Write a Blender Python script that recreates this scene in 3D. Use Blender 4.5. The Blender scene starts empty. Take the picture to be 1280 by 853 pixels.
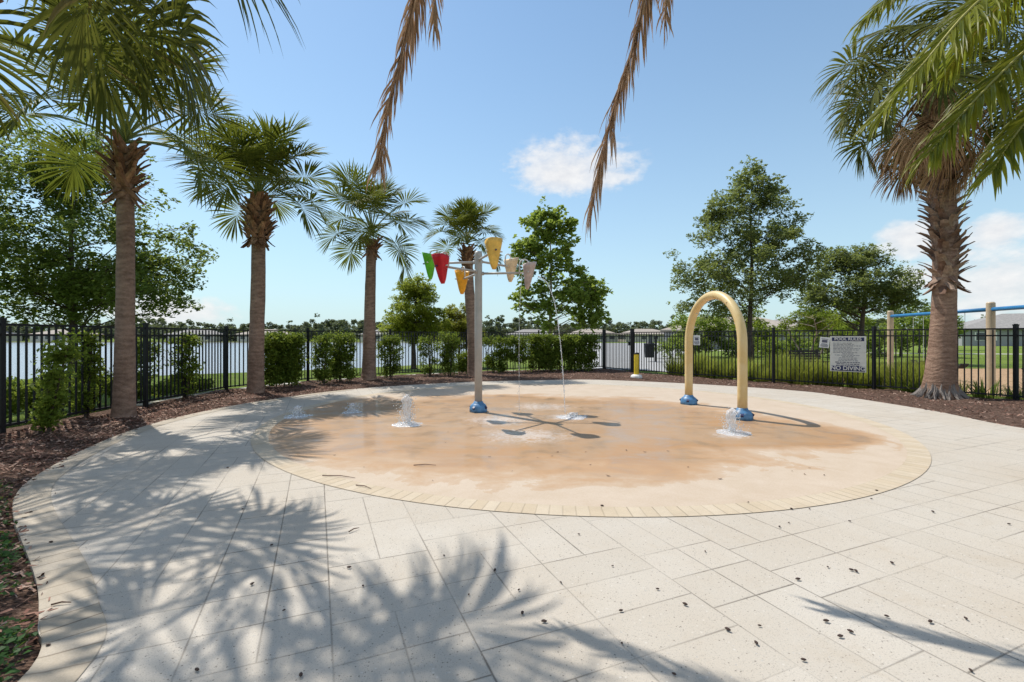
import bpy, math, random
import numpy as np
from mathutils import Vector, Matrix, noise
from mathutils.geometry import tessellate_polygon

R = math.radians
PI = math.pi
S = bpy.context.scene
C = S.collection
H0 = 421.5          # horizon row in the 1280 px photograph
F0 = 580.0          # focal length in those pixels
CAMH = 1.38

def gp(px, py, z=0.0):
    """ground point under a pixel of the photograph"""
    Y = (CAMH - z) * F0 / (py - H0)
    return ((px - 640) / F0 * Y, Y)

# ------------------------------------------------------------------ objects
def tag(o, label=None, cat=None, group=None, kind=None):
    if label: o['label'] = label
    if cat: o['category'] = cat
    if group: o['group'] = group
    if kind: o['kind'] = kind
    return o

def thing(name, label, cat, loc=(0, 0, 0), rz=0.0, group=None):
    o = bpy.data.objects.new(name, None)
    o.empty_display_size = 0.1
    C.objects.link(o)
    o.location = loc
    o.rotation_euler = (0, 0, rz)
    return tag(o, label, cat, group)

class MB:
    def __init__(s):
        s.v = []; s.f = []; s.m = []; s.mi = 0; s.uv = None
    def add(s, vs, fs):
        n = len(s.v)
        s.v.extend([tuple(p) for p in vs])
        for f in fs:
            s.f.append(tuple(i + n for i in f)); s.m.append(s.mi)
    def box(s, c, d, M=None):
        x, y, z = d[0] / 2, d[1] / 2, d[2] / 2
        vs = [Vector((i * x, j * y, k * z)) for k in (-1, 1) for j in (-1, 1) for i in (-1, 1)]
        if M is not None: vs = [M @ p for p in vs]
        vs = [p + Vector(c) for p in vs]
        s.add(vs, [(0, 2, 3, 1), (4, 5, 7, 6), (0, 1, 5, 4), (2, 6, 7, 3), (0, 4, 6, 2), (1, 3, 7, 5)])
    def bar(s, a, b, w, h):
        """box beam from a to b; w horizontal width, h vertical height"""
        a = Vector(a); b = Vector(b); d = (b - a); L = d.length; d.normalize()
        up = Vector((0, 0, 1)) if abs(d.z) < 0.9 else Vector((0, 1, 0))
        sx = d.cross(up).normalized(); uz = sx.cross(d).normalized()
        vs = []
        for e in (a, b):
            for i, j in ((-1, -1), (1, -1), (1, 1), (-1, 1)):
                vs.append(e + sx * i * w / 2 + uz * j * h / 2)
        s.add(vs, [(0, 3, 2, 1), (4, 5, 6, 7), (0, 1, 5, 4), (1, 2, 6, 5), (2, 3, 7, 6), (3, 0, 4, 7)])
    def tube(s, pts, rad, n=12, cap=True, ell=None):
        pts = [Vector(p) for p in pts]
        if not hasattr(rad, '__len__'): rad = [rad] * len(pts)
        base = len(s.v); px = None
        vs = []
        for i, p in enumerate(pts):
            t = (pts[min(i + 1, len(pts) - 1)] - pts[max(i - 1, 0)])
            if t.length < 1e-9: t = Vector((0, 0, 1))
            t.normalize()
            if px is None:
                a = Vector((1, 0, 0)) if abs(t.x) < 0.9 else Vector((0, 1, 0))
                px = (a - t * a.dot(t)).normalized()
            else:
                px = (px - t * px.dot(t)).normalized()
            py = t.cross(px)
            for k in range(n):
                an = 2 * PI * k / n
                vs.append(p + (px * math.cos(an) + py * math.sin(an)) * rad[i])
        fs = []
        for i in range(len(pts) - 1):
            for k in range(n):
                a = i * n + k; b = i * n + (k + 1) % n
                fs.append((a, b, b + n, a + n))
        if cap:
            fs.append(tuple(range(n))[::-1])
            fs.append(tuple((len(pts) - 1) * n + k for k in range(n)))
        s.add(vs, fs)
    def lathe(s, prof, n=24, c=(0, 0, 0)):
        vs = []; fs = []
        for r, z in prof:
            for k in range(n):
                a = 2 * PI * k / n
                vs.append((c[0] + r * math.cos(a), c[1] + r * math.sin(a), c[2] + z))
        for i in range(len(prof) - 1):
            for k in range(n):
                a = i * n + k; b = i * n + (k + 1) % n
                fs.append((a, b, b + n, a + n))
        fs.append(tuple(range(n))[::-1])
        fs.append(tuple((len(prof) - 1) * n + k for k in range(n)))
        s.add(vs, fs)
    def build(s, name, mats, parent=None, smooth=False):
        me = bpy.data.meshes.new(name)
        me.from_pydata(s.v, [], s.f)
        if not isinstance(mats, (list, tuple)): mats = [mats]
        for m in mats: me.materials.append(m)
        if len(mats) > 1: me.polygons.foreach_set('material_index', s.m)
        if smooth: me.polygons.foreach_set('use_smooth', [True] * len(me.polygons))
        if s.uv is not None:
            ul = me.uv_layers.new(name='UVMap')
            for lp in me.loops: ul.data[lp.index].uv = s.uv[lp.vertex_index]
        me.update()
        o = bpy.data.objects.new(name, me)
        C.objects.link(o)
        if parent: o.parent = parent
        return o

def np_mesh(name, verts, nper, mat, parent=None):
    """mesh of many separate n-gons; verts (N, nper, 3)"""
    N = verts.shape[0]
    me = bpy.data.meshes.new(name)
    me.vertices.add(N * nper); me.vertices.foreach_set('co', verts.reshape(-1).astype(np.float32))
    me.loops.add(N * nper); me.loops.foreach_set('vertex_index', np.arange(N * nper, dtype=np.int32))
    me.polygons.add(N); me.polygons.foreach_set('loop_start', np.arange(0, N * nper, nper, dtype=np.int32))
    me.update(calc_edges=True)
    me.materials.append(mat)
    o = bpy.data.objects.new(name, me); C.objects.link(o)
    if parent: o.parent = parent
    return o

# ---------------------------------------------------------------- materials
class NT:
    def __init__(s, name):
        s.mat = bpy.data.materials.new(name); s.mat.use_nodes = True
        s.t = s.mat.node_tree; s.t.nodes.clear()
        s.out = s.t.nodes.new('ShaderNodeOutputMaterial')
    def n(s, typ, **k):
        nd = s.t.nodes.new(typ)
        for a, b in k.items(): setattr(nd, a, b)
        return nd
    def set(s, sock, v):
        if hasattr(v, 'is_output'): s.t.links.new(v, sock)
        elif v is not None: sock.default_value = v
    def m(s, op, a, b=None, c=None, clamp=False):
        nd = s.n('ShaderNodeMath', operation=op, use_clamp=clamp)
        s.set(nd.inputs[0], a); s.set(nd.inputs[1], b); s.set(nd.inputs[2], c)
        return nd.outputs[0]
    def mix(s, f, a, b, mode='MIX'):
        nd = s.n('ShaderNodeMix', data_type='RGBA', blend_type=mode)
        s.set(nd.inputs[0], f); s.set(nd.inputs[6], col(a)); s.set(nd.inputs[7], col(b))
        return nd.outputs[2]
    def ramp(s, f, stops, interp='LINEAR'):
        nd = s.n('ShaderNodeValToRGB'); cr = nd.color_ramp; cr.interpolation = interp
        while len(cr.elements) < len(stops): cr.elements.new(0.5)
        for e, (p, c) in zip(cr.elements, stops):
            e.position = p; e.color = col(c) if not isinstance(c, (int, float)) else (c, c, c, 1)
        s.set(nd.inputs[0], f)
        return nd.outputs[0]
    def noise(s, vec, scale, detail=4, rough=0.55, dist=0.0):
        nd = s.n('ShaderNodeTexNoise'); nd.inputs['Scale'].default_value = scale
        nd.inputs['Detail'].default_value = detail; nd.inputs['Roughness'].default_value = rough
        nd.inputs['Distortion'].default_value = dist
        s.set(nd.inputs['Vector'], vec)
        return nd.outputs[0]
    def vor(s, vec, scale, feature='F1', out='Distance'):
        nd = s.n('ShaderNodeTexVoronoi', feature=feature); nd.inputs['Scale'].default_value = scale
        s.set(nd.inputs['Vector'], vec)
        return nd.outputs[out]
    def white(s, vec):
        nd = s.n('ShaderNodeTexWhiteNoise', noise_dimensions='3D'); s.set(nd.inputs['Vector'], vec)
        return nd.outputs['Value']
    def pos(s): return s.n('ShaderNodeNewGeometry').outputs['Position']
    def objc(s): return s.n('ShaderNodeTexCoord').outputs['Object']
    def uv(s): return s.n('ShaderNodeTexCoord').outputs['UV']
    def island(s): return s.n('ShaderNodeNewGeometry').outputs['Random Per Island']
    def sep(s, v):
        nd = s.n('ShaderNodeSeparateXYZ'); s.set(nd.inputs[0], v); return nd.outputs
    def comb(s, x, y, z=0.0):
        nd = s.n('ShaderNodeCombineXYZ'); s.set(nd.inputs[0], x); s.set(nd.inputs[1], y); s.set(nd.inputs[2], z)
        return nd.outputs[0]
    def scale(s, v, sc):
        nd = s.n('ShaderNodeMapping'); s.set(nd.inputs[0], v); nd.inputs['Scale'].default_value = sc
        return nd.outputs[0]
    def bump(s, h, strength=0.3, dist=0.01):
        nd = s.n('ShaderNodeBump'); nd.inputs['Strength'].default_value = strength
        nd.inputs['Distance'].default_value = dist; s.set(nd.inputs['Height'], h)
        return nd.outputs[0]
    def pbr(s, color, rough=0.6, normal=None, spec=0.5, **k):
        nd = s.n('ShaderNodeBsdfPrincipled')
        s.set(nd.inputs['Base Color'], col(color)); s.set(nd.inputs['Roughness'], rough)
        s.set(nd.inputs['Specular IOR Level'], spec)
        if normal is not None: s.set(nd.inputs['Normal'], normal)
        for a, b in k.items(): s.set(nd.inputs[a.replace('_', ' ')], b)
        return nd.outputs[0]
    def done(s, sh):
        s.t.links.new(sh, s.out.inputs['Surface']); return s.mat

def col(c):
    if isinstance(c, (tuple, list)) and len(c) == 3: return (*c, 1.0)
    return c

def simple(name, c, rough=0.5, var=0.15, scale=6.0, bump=0.0, spec=0.5, **k):
    t = NT(name); p = t.objc()
    n = t.noise(p, scale, 5, 0.6)
    f = t.ramp(n, [(0.3, 0.0), (0.7, 1.0)])
    lo = tuple(x * (1 - var) for x in c); hi = tuple(min(1, x * (1 + var)) for x in c)
    cc = t.mix(f, lo, hi)
    nm = t.bump(t.noise(p, scale * 8, 4), bump, 0.005) if bump else None
    rr = t.m('ADD', t.m('MULTIPLY', n, 0.2), rough - 0.1)
    return t.done(t.pbr(cc, rr, nm, spec, **k))

def leafmat(name, dark, light, rough=0.45, trans=0.35, tip=None, tint=(0.36, 0.43, 0.06)):
    t = NT(name); r = t.island()
    n = t.noise(t.objc(), 1.3, 3)
    f = t.m('ADD', t.m('MULTIPLY', r, 0.6), t.m('MULTIPLY', t.m('SUBTRACT', n, 0.3), 0.9), clamp=True)
    c = t.mix(f, dark, light)
    if tip:
        c = t.mix(t.m('GREATER_THAN', r, 0.93), c, tip)
    a = t.pbr(c, rough + 0.15, None, 0.14)
    tr = t.n('ShaderNodeBsdfTranslucent')
    tc = t.mix(0.5, c, tint) if trans else c
    t.set(tr.inputs[0], tc)
    mx = t.n('ShaderNodeMixShader'); mx.inputs[0].default_value = trans
    t.t.links.new(a, mx.inputs[1]); t.t.links.new(tr.outputs[0], mx.inputs[2])
    return t.done(mx.outputs[0])

def deadmat(name, dark, light):
    t = NT(name); r = t.island(); n = t.noise(t.objc(), 3.0, 3)
    f = t.m('ADD', t.m('MULTIPLY', r, 0.7), t.m('MULTIPLY', t.m('SUBTRACT', n, 0.35), 0.8), clamp=True)
    c = t.mix(f, dark, light)
    a = t.pbr(c, 0.7, None, 0.25)
    tr = t.n('ShaderNodeBsdfTranslucent'); t.set(tr.inputs[0], c)
    mx = t.n('ShaderNodeMixShader'); mx.inputs[0].default_value = 0.3
    t.t.links.new(a, mx.inputs[1]); t.t.links.new(tr.outputs[0], mx.inputs[2])
    return t.done(mx.outputs[0])

def barkmat(name, dark, light, ring=0.0, fiss=1.0):
    t = NT(name); p = t.objc()
    v = t.scale(p, (14, 14, 4)) if not ring else t.scale(p, (5, 5, ring))
    n1 = t.noise(v, 1.0, 6, 0.65)
    n2 = t.noise(p, 2.2, 4)
    n3 = t.noise(t.scale(p, (30, 30, 30)), 1.0, 4, 0.7)
    if ring:
        zz = t.sep(p)[2]
        sn = t.m('SINE', t.m('ADD', t.m('MULTIPLY', zz, 62.0), t.m('MULTIPLY', n2, 30.0)))
        n1 = t.m('ADD', t.m('MULTIPLY', n1, 0.8), t.m('MULTIPLY', t.m('ADD', sn, 1.0), 0.05))
    f = t.m('ADD', t.m('MULTIPLY', n1, 0.7), t.m('ADD', t.m('MULTIPLY', n2, 0.3), t.m('MULTIPLY', n3, 0.25)))
    c = t.ramp(f, [(0.42, dark), (0.78, light)])
    b = t.bump(t.m('ADD', n1, t.m('MULTIPLY', n3, 0.4)), 0.9, 0.03 * fiss)
    return t.done(t.pbr(c, 0.9, b, 0.15))

M = {}
def make_materials():
    # --- deck pavers: random ashlar of 0.3 / 0.6 m slabs, axis turned 22.8 degrees
    t = NT('shell_paver')
    P = t.sep(t.pos()); x, y = P[0], P[1]
    a = R(22.8)
    u = t.m('ADD', t.m('SUBTRACT', t.m('MULTIPLY', y, math.cos(a)), t.m('MULTIPLY', x, math.sin(a))), 40.0 + 0.07)
    v = t.m('ADD', t.m('ADD', t.m('MULTIPLY', x, math.cos(a)), t.m('MULTIPLY', y, math.sin(a))), 60.0 - 0.0624)
    B = 0.6
    vb = t.m('DIVIDE', v, B); vi = t.m('FLOOR', vb)
    off = t.m('MULTIPLY', t.m('FLOOR', t.m('MULTIPLY', t.white(t.comb(vi, 3.3, 0.0)), 3.999)), 0.25)
    ub = t.m('ADD', t.m('DIVIDE', u, B), off); ui = t.m('FLOOR', ub)
    fu = t.m('SUBTRACT', ub, ui); fv = t.m('SUBTRACT', vb, vi)
    rnd = t.white(t.comb(ui, vi, 1.7))
    ty = t.m('FLOOR', t.m('MULTIPLY', rnd, 4.0))                   # 0,3: all four small; 1: split along u; 2: split along v
    splitv = t.m('LESS_THAN', t.m('ABSOLUTE', t.m('SUBTRACT', ty, 2.0)), 1.5)   # 1,2,3
    splitu = t.m('LESS_THAN', t.m('ABSOLUTE', t.m('SUBTRACT', ty, 0.5)), 0.75)  # 0,1
    def edge(f): return t.m('MULTIPLY', t.m('SUBTRACT', 0.5, t.m('ABSOLUTE', t.m('SUBTRACT', f, 0.5))), B)
    def mid(f): return t.m('MULTIPLY', t.m('ABSOLUTE', t.m('SUBTRACT', f, 0.5)), B)
    wob = t.m('MULTIPLY', t.m('SUBTRACT', t.noise(t.pos(), 9.0, 3), 0.5), 0.006)
    d1 = edge(fu); d2 = edge(fv)
    d3 = t.m('ADD', mid(fu), t.m('MULTIPLY', t.m('SUBTRACT', 1.0, splitu), 9.0))
    d4 = t.m('ADD', mid(fv), t.m('MULTIPLY', t.m('SUBTRACT', 1.0, splitv), 9.0))
    d = t.m('ADD', t.m('MINIMUM', t.m('MINIMUM', d1, d2), t.m('MINIMUM', d3, d4)), wob)
    jn = t.noise(t.pos(), 1.9, 3)
    jw = t.m('ADD', t.m('MULTIPLY', jn, 0.010), 0.0015)
    joint = t.m('SUBTRACT', 1.0, t.m('DIVIDE', d, jw), clamp=True)
    joint = t.m('MULTIPLY', joint, t.ramp(t.noise(t.pos(), 0.9, 2), [(0.38, 0.25), (0.60, 1.0)]))
    hu = t.m('MULTIPLY', t.m('GREATER_THAN', fu, 0.5), splitu); hv = t.m('MULTIPLY', t.m('GREATER_THAN', fv, 0.5), splitv)
    tid = t.white(t.comb(t.m('ADD', ui, t.m('MULTIPLY', hu, 0.37)), t.m('ADD', vi, t.m('MULTIPLY', hv, 0.41)), 5.0))
    base = t.mix(tid, (0.52, 0.47, 0.40), (0.56, 0.51, 0.44))
    big = t.noise(t.pos(), 0.7, 5, 0.65)
    base = t.mix(t.ramp(big, [(0.32, 0.0), (0.72, 0.8)]), base, (0.475, 0.40, 0.31))
    fine = t.noise(t.pos(), 160, 3, 0.7)
    base = t.mix(t.ramp(fine, [(0.35, 0.45), (0.6, 0.0)]), base, (0.33, 0.31, 0.28))
    sp = t.vor(t.pos(), 42.0); spr = t.vor(t.pos(), 42.0, out='Color')
    dk = t.m('MULTIPLY', t.m('LESS_THAN', sp, 0.17), t.m('GREATER_THAN', t.sep(spr)[0], 0.45))
    base = t.mix(t.m('MULTIPLY', dk, 0.75), base, (0.16, 0.14, 0.12))
    wt = t.m('MULTIPLY', t.m('LESS_THAN', sp, 0.22), t.m('LESS_THAN', t.sep(spr)[1], 0.2))
    base = t.mix(t.m('MULTIPLY', wt, 0.3), base, (0.72, 0.70, 0.66))
    s2 = t.vor(t.pos(), 120.0); s2r = t.sep(t.vor(t.pos(), 120.0, out='Color'))[0]
    base = t.mix(t.m('MULTIPLY', t.m('MULTIPLY', t.m('LESS_THAN', s2, 0.3), t.m('GREATER_THAN', s2r, 0.6)), 0.55), base, (0.24, 0.21, 0.18))
    st = t.noise(t.pos(), 2.3, 6, 0.7, 0.6)
    base = t.mix(t.ramp(st, [(0.56, 0.0), (0.8, 0.5)]), base, (0.40, 0.32, 0.23))
    base = t.mix(t.m('MULTIPLY', joint, 0.85), base, (0.085, 0.07, 0.055))
    hgt = t.m('SUBTRACT', t.m('ADD', t.m('MULTIPLY', fine, 0.25), t.m('MULTIPLY', tid, 0.25)), joint)
    M['paver'] = t.done(t.pbr(base, 0.8, t.bump(hgt, 0.5, 0.004), 0.3))

    # --- tan border pavers (edge course and ring round the pad), uv in metres
    def border(name, c1, c2, w, rowh, jm):
        t = NT(name); uvw = t.sep(t.uv()); u, v = uvw[0], uvw[1]
        q = t.m('DIVIDE', u, w); qi = t.m('FLOOR', q); f = t.m('SUBTRACT', q, qi)
        d = t.m('MULTIPLY', t.m('SUBTRACT', 0.5, t.m('ABSOLUTE', t.m('SUBTRACT', f, 0.5))), w)
        jr = t.white(t.comb(t.m('FLOOR', t.m('ADD', q, 0.5)), 7.7, 0.0))
        jn = t.m('MULTIPLY', jr, t.ramp(t.noise(t.pos(), 1.4, 2), [(0.35, 0.3), (0.65, 1.0)]))
        de = t.m('SUBTRACT', rowh, t.m('ABSOLUTE', v))
        j = t.m('MULTIPLY', t.m('SUBTRACT', 1.0, t.m('DIVIDE', d, 0.008), clamp=True), t.m('ADD', 0.3, jn), clamp=True)
        j = t.m('MAXIMUM', j, t.m('MULTIPLY', t.m('LESS_THAN', de, 0.004), 0.12))
        tid = t.white(t.comb(qi, 1.0, 2.0))
        c = t.mix(tid, c1, c2)
        n = t.noise(t.pos(), 3.0, 6, 0.7)
        c = t.mix(t.ramp(n, [(0.45, 0.0), (0.75, 0.5)]), c, tuple(k * 0.72 for k in c1))
        fine = t.noise(t.pos(), 150, 3, 0.7)
        c = t.mix(t.ramp(fine, [(0.35, 0.35), (0.6, 0.0)]), c, tuple(k * 0.6 for k in c1))
        c = t.mix(t.m('MULTIPLY', j, jm), c, (0.10, 0.07, 0.045))
        return t.done(t.pbr(c, 0.8, t.bump(t.m('SUBTRACT', t.m('MULTIPLY', fine, 0.3), j), 0.5, 0.004), 0.3))
    M['edge'] = border('edge_paver', (0.43, 0.365, 0.28), (0.51, 0.445, 0.36), 0.13, 0.11, 0.9)
    M['ring'] = border('ring_brick', (0.53, 0.43, 0.305), (0.59, 0.50, 0.38), 0.105, 0.105, 0.6)

    # --- splash pad concrete: rust bloom, wet film, foam round the jets
    t = NT('pad_concrete'); p = t.pos(); P = t.sep(p); x, y = P[0], P[1]
    n1 = t.noise(p, 0.55, 6, 0.6, 0.4); n2 = t.noise(p, 2.2, 6, 0.65, 0.5)
    def blob(cx, cy, rx, ry, rot=0.0):
        dx = t.m('SUBTRACT', x, cx); dy = t.m('SUBTRACT', y, cy)
        c_, s_ = math.cos(rot), math.sin(rot)
        a_ = t.m('DIVIDE', t.m('ADD', t.m('MULTIPLY', dx, c_), t.m('MULTIPLY', dy, s_)), rx)
        b_ = t.m('DIVIDE', t.m('SUBTRACT', t.m('MULTIPLY', dy, c_), t.m('MULTIPLY', dx, s_)), ry)
        return t.m('SQRT', t.m('ADD', t.m('MULTIPLY', a_, a_), t.m('MULTIPLY', b_, b_)))
    bl = t.m('MINIMUM', blob(0.1, 7.8, 4.8, 3.45, -0.12), blob(2.9, 6.6, 2.2, 1.15, 0.1))
    e = t.m('ADD', bl, t.m('ADD', t.m('MULTIPLY', t.m('SUBTRACT', n1, 0.5), 0.75), t.m('MULTIPLY', t.m('SUBTRACT', n2, 0.5), 0.3)))
    rust = t.ramp(e, [(0.72, 1.0), (0.90, 0.75), (1.05, 0.28), (1.4, 0.0)])
    core = t.ramp(t.m('ADD', e, t.m('MULTIPLY', t.m('SUBTRACT', n2, 0.5), 0.9)), [(0.35, 0.25), (0.6, 0.5), (0.85, 1.0), (0.97, 0.8)])
    base = t.mix(t.ramp(n2, [(0.3, 0.0), (0.7, 1.0)]), (0.49, 0.39, 0.29), (0.56, 0.465, 0.37))
    orange = t.mix(core, (0.40, 0.26, 0.15), (0.42, 0.225, 0.092))
    n5 = t.noise(t.scale(p, (0.5, 1.6, 1)), 1.6, 6, 0.7, 0.8)
    orange = t.mix(t.ramp(n5, [(0.45, 0.0), (0.7, 0.75)]), orange, (0.42, 0.30, 0.20))
    orange = t.mix(t.ramp(n5, [(0.25, 0.6), (0.42, 0.0)]), orange, (0.42, 0.20, 0.06))
    c = t.mix(rust, base, orange)
    fine = t.noise(p, 70, 5, 0.75)
    c = t.mix(t.ramp(fine, [(0.3, 0.35), (0.6, 0.0)]), c, (0.38, 0.27, 0.17))
    n4 = t.noise(p, 6.0, 7, 0.75, 1.2)
    c = t.mix(t.ramp(n4, [(0.62, 0.0), (0.78, 0.35)]), c, (0.36, 0.22, 0.10))
    foam = None
    for (fx, fy, fr) in ((-1.64, 7.24, 0.34), (0.88, 8.0, 0.5), (3.06, 6.5, 0.38), (-0.2, 7.7, 0.75), (0.2, 6.5, 0.8), (0.6, 9.2, 0.8), (-3.7, 7.9, 0.3), (-2.8, 8.2, 0.3)):
        b_ = t.m('SUBTRACT', 1.0, blob(fx, fy, fr * 1.25, fr), clamp=True)
        foam = b_ if foam is None else t.m('MAXIMUM', foam, b_)
    n3 = t.noise(p, 9.0, 6, 0.7, 1.5)
    fm = t.m('MULTIPLY', t.ramp(t.m('ADD', t.m('MULTIPLY', foam, 0.32), n3), [(0.60, 0.0), (0.82, 1.0)]), t.m('MULTIPLY', foam, 1.8, clamp=True), clamp=True)
    c = t.mix(t.m('MULTIPLY', fm, 0.5), c, (0.72, 0.70, 0.68))
    wet = t.ramp(e, [(0.80, 1.0), (0.90, 0.0)])
    wet = t.m('MULTIPLY', wet, t.ramp(n2, [(0.36, 0.8), (0.50, 0.35), (0.75, 0.12)]))
    c = t.mix(t.m('MULTIPLY', wet, 0.22), c, (0.26, 0.15, 0.07))
    rough = t.m('SUBTRACT', 0.75, t.m('MULTIPLY', wet, 0.5))
    rip = t.noise(p, 14.0, 3, 0.5, 0.5)
    hgt = t.m('ADD', t.m('MULTIPLY', fine, 0.25), t.m('MULTIPLY', rip, t.m('MULTIPLY', wet, 0.25)))
    nd = t.n('ShaderNodeBsdfPrincipled')
    t.set(nd.inputs['Base Color'], c); t.set(nd.inputs['Roughness'], rough); t.set(nd.inputs['Normal'], t.bump(hgt, 0.25, 0.004))
    t.set(nd.inputs['Specular IOR Level'], 0.35)
    t.set(nd.inputs['Coat Weight'], t.m('MULTIPLY', wet, 0.5)); nd.inputs['Coat Roughness'].default_value = 0.10; nd.inputs['Coat IOR'].default_value = 1.33
    M['pad'] = t.done(nd.outputs[0])

    # --- mulch, chips
    t = NT('bark_mulch'); p = t.pos()
    n = t.noise(t.scale(p, (1, 1, 1)), 26, 5, 0.7, 1.0); v = t.vor(t.scale(p, (30, 55, 30)), 1.0, out='Color')
    c = t.mix(t.sep(v)[0], (0.075, 0.043, 0.032), (0.29, 0.185, 0.135))
    c = t.mix(t.ramp(n, [(0.35, 0.7), (0.6, 0.0)]), c, (0.03, 0.015, 0.01))
    M['mulch'] = t.done(t.pbr(c, 0.95, t.bump(t.m('ADD', n, t.vor(t.scale(p, (30, 55, 30)), 1.0)), 1.0, 0.03), 0.15))
    t = NT('mulch_chip'); r = t.island()
    c = t.ramp(r, [(0.0, (0.06, 0.03, 0.022)), (0.35, (0.19, 0.095, 0.07)), (0.7, (0.34, 0.20, 0.15)), (1.0, (0.54, 0.40, 0.32))])
    M['chip'] = t.done(t.pbr(c, 0.9, None, 0.15))
    t = NT('play_mulch'); p = t.pos()
    v = t.vor(t.scale(p, (16, 26, 16)), 1.0, out='Color'); n = t.noise(p, 3, 5)
    c = t.mix(t.sep(v)[0], (0.30, 0.185, 0.10), (0.52, 0.36, 0.22))
    c = t.mix(t.ramp(n, [(0.4, 0.0), (0.7, 0.5)]), c, (0.30, 0.19, 0.11))
    M['playmulch'] = t.done(t.pbr(c, 0.95, t.bump(t.sep(v)[1], 0.8, 0.03), 0.15))
    # --- lawn
    t = NT('lawn_grass'); p = t.pos()
    n = t.noise(p, 0.25, 5, 0.6); n2 = t.noise(t.scale(p, (60, 60, 60)), 1.0, 3, 0.7); n3 = t.noise(p, 2.0, 4, 0.6)
    c = t.mix(t.ramp(n, [(0.3, 0.0), (0.7, 1.0)]), (0.125, 0.20, 0.025), (0.25, 0.33, 0.06))
    c = t.mix(t.ramp(n2, [(0.3, 0.7), (0.6, 0.0)]), c, (0.06, 0.10, 0.015))
    c = t.mix(t.ramp(n3, [(0.48, 0.0), (0.72, 0.6)]), c, (0.30, 0.29, 0.12))
    M['lawn'] = t.done(t.pbr(c, 0.95, t.bump(n2, 1.0, 0.05), 0.1))
    M['bank'] = simple('lake_bank', (0.12, 0.13, 0.06), 0.95, 0.4, 3)
    # --- lake
    t = NT('lake_water'); p = t.pos()
    w1 = t.noise(t.scale(p, (0.9, 2.2, 1)), 1.6, 5, 0.6, 0.3); w2 = t.noise(p, 9, 3)
    nm = t.bump(t.m('ADD', w1, t.m('MULTIPLY', w2, 0.25)), 0.35, 0.25)
    M['lake'] = t.done(t.pbr((0.30, 0.31, 0.33), 0.18, nm, 0.6))
    # --- asphalt / concrete
    t = NT('pale_asphalt'); p = t.pos()
    n = t.noise(p, 0.5, 6, 0.65); f = t.noise(p, 40, 3, 0.7)
    c = t.mix(n, (0.36, 0.355, 0.35), (0.46, 0.455, 0.45)); c = t.mix(t.ramp(f, [(0.35, 0.4), (0.6, 0.0)]), c, (0.2, 0.2, 0.2))
    M['lot'] = t.done(t.pbr(c, 0.85, t.bump(f, 0.3, 0.01), 0.3))
    M['concrete'] = simple('pale_concrete', (0.50, 0.47, 0.42), 0.85, 0.18, 4, 0.3)
    M['paint'] = simple('road_paint', (0.75, 0.75, 0.72), 0.7, 0.1, 5)
    # --- metals, plastics
    t = NT('black_metal'); p = t.objc(); n = t.noise(p, 5, 5, 0.6)
    c = t.mix(n, (0.006, 0.0065, 0.008), (0.02, 0.021, 0.024))
    M['black'] = t.done(t.pbr(c, t.m('ADD', 0.38, t.m('MULTIPLY', n, 0.25)), None, 0.3))
    M['steel'] = simple('grey_painted_steel', (0.40, 0.39, 0.375), 0.45, 0.1, 7, 0.05)
    M['galv'] = simple('bare_pipe', (0.55, 0.55, 0.54), 0.35, 0.1, 8, 0.0)
    t = NT('cream_yellow_paint'); p = t.objc()
    n = t.noise(p, 4, 5, 0.65); f = t.ramp(n, [(0.35, 0.0), (0.75, 1.0)])
    c = t.mix(f, (0.68, 0.49, 0.21), (0.74, 0.59, 0.33))
    zz = t.sep(p)[2]
    lowr = t.m('MULTIPLY', t.ramp(t.m('ADD', zz, t.m('MULTIPLY', n, 0.3)), [(0.2, 1.0), (0.75, 0.0)]), 0.5)
    c = t.mix(lowr, c, (0.50, 0.31, 0.10))
    sc = t.vor(p, 9.0); scr = t.sep(t.vor(p, 9.0, out='Color'))[0]
    c = t.mix(t.m('MULTIPLY', t.m('MULTIPLY', t.m('LESS_THAN', sc, 0.16), t.m('GREATER_THAN', scr, 0.86)), 0.8), c, (0.16, 0.09, 0.04))
    M['arch'] = t.done(t.pbr(c, 0.42, t.bump(t.noise(p, 50, 3), 0.06, 0.003), 0.5))
    M['blue'] = simple('blue_plastic', (0.075, 0.21, 0.40), 0.45, 0.4, 9, 0.1)
    M['blue_beam'] = simple('blue_beam_paint', (0.03, 0.19, 0.42), 0.4, 0.15, 5)
    M['bollard'] = simple('yellow_plastic', (0.72, 0.52, 0.03), 0.45, 0.12, 5)
    M['white'] = simple('white_plastic', (0.74, 0.73, 0.70), 0.5, 0.06, 5)
    for k, c in (('green', (0.09, 0.42, 0.01)), ('red', (0.52, 0.004, 0.02)), ('orange', (0.80, 0.36, 0.012)), ('yellow', (0.74, 0.45, 0.09)),
                 ('peach', (0.74, 0.56, 0.36)), ('mauve', (0.48, 0.38, 0.36))):
        M['bk_' + k] = simple('bucket_' + k, c, 0.45, 0.28, 9, 0.08)
    M['tanpost'] = simple('tan_post_paint', (0.52, 0.40, 0.27), 0.5, 0.12, 5)
    M['navy'] = simple('sign_navy', (0.015, 0.02, 0.09), 0.5, 0.05)
    M['signwhite'] = simple('sign_white', (0.68, 0.66, 0.60), 0.5, 0.1, 9)
    M['ink'] = simple('sign_ink', (0.10, 0.10, 0.14), 0.6, 0.05)
    M['rubber'] = simple('black_rubber', (0.02, 0.02, 0.022), 0.7, 0.2)
    # --- water
    t = NT('jet_water')
    g = t.pbr((0.97, 0.98, 1.0), 0.2, t.bump(t.noise(t.objc(), 30, 4, 0.7), 0.8, 0.02), 0.6, IOR=1.33, Transmission_Weight=0.35)
    tr = t.n('ShaderNodeBsdfTransparent'); mx = t.n('ShaderNodeMixShader')
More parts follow.
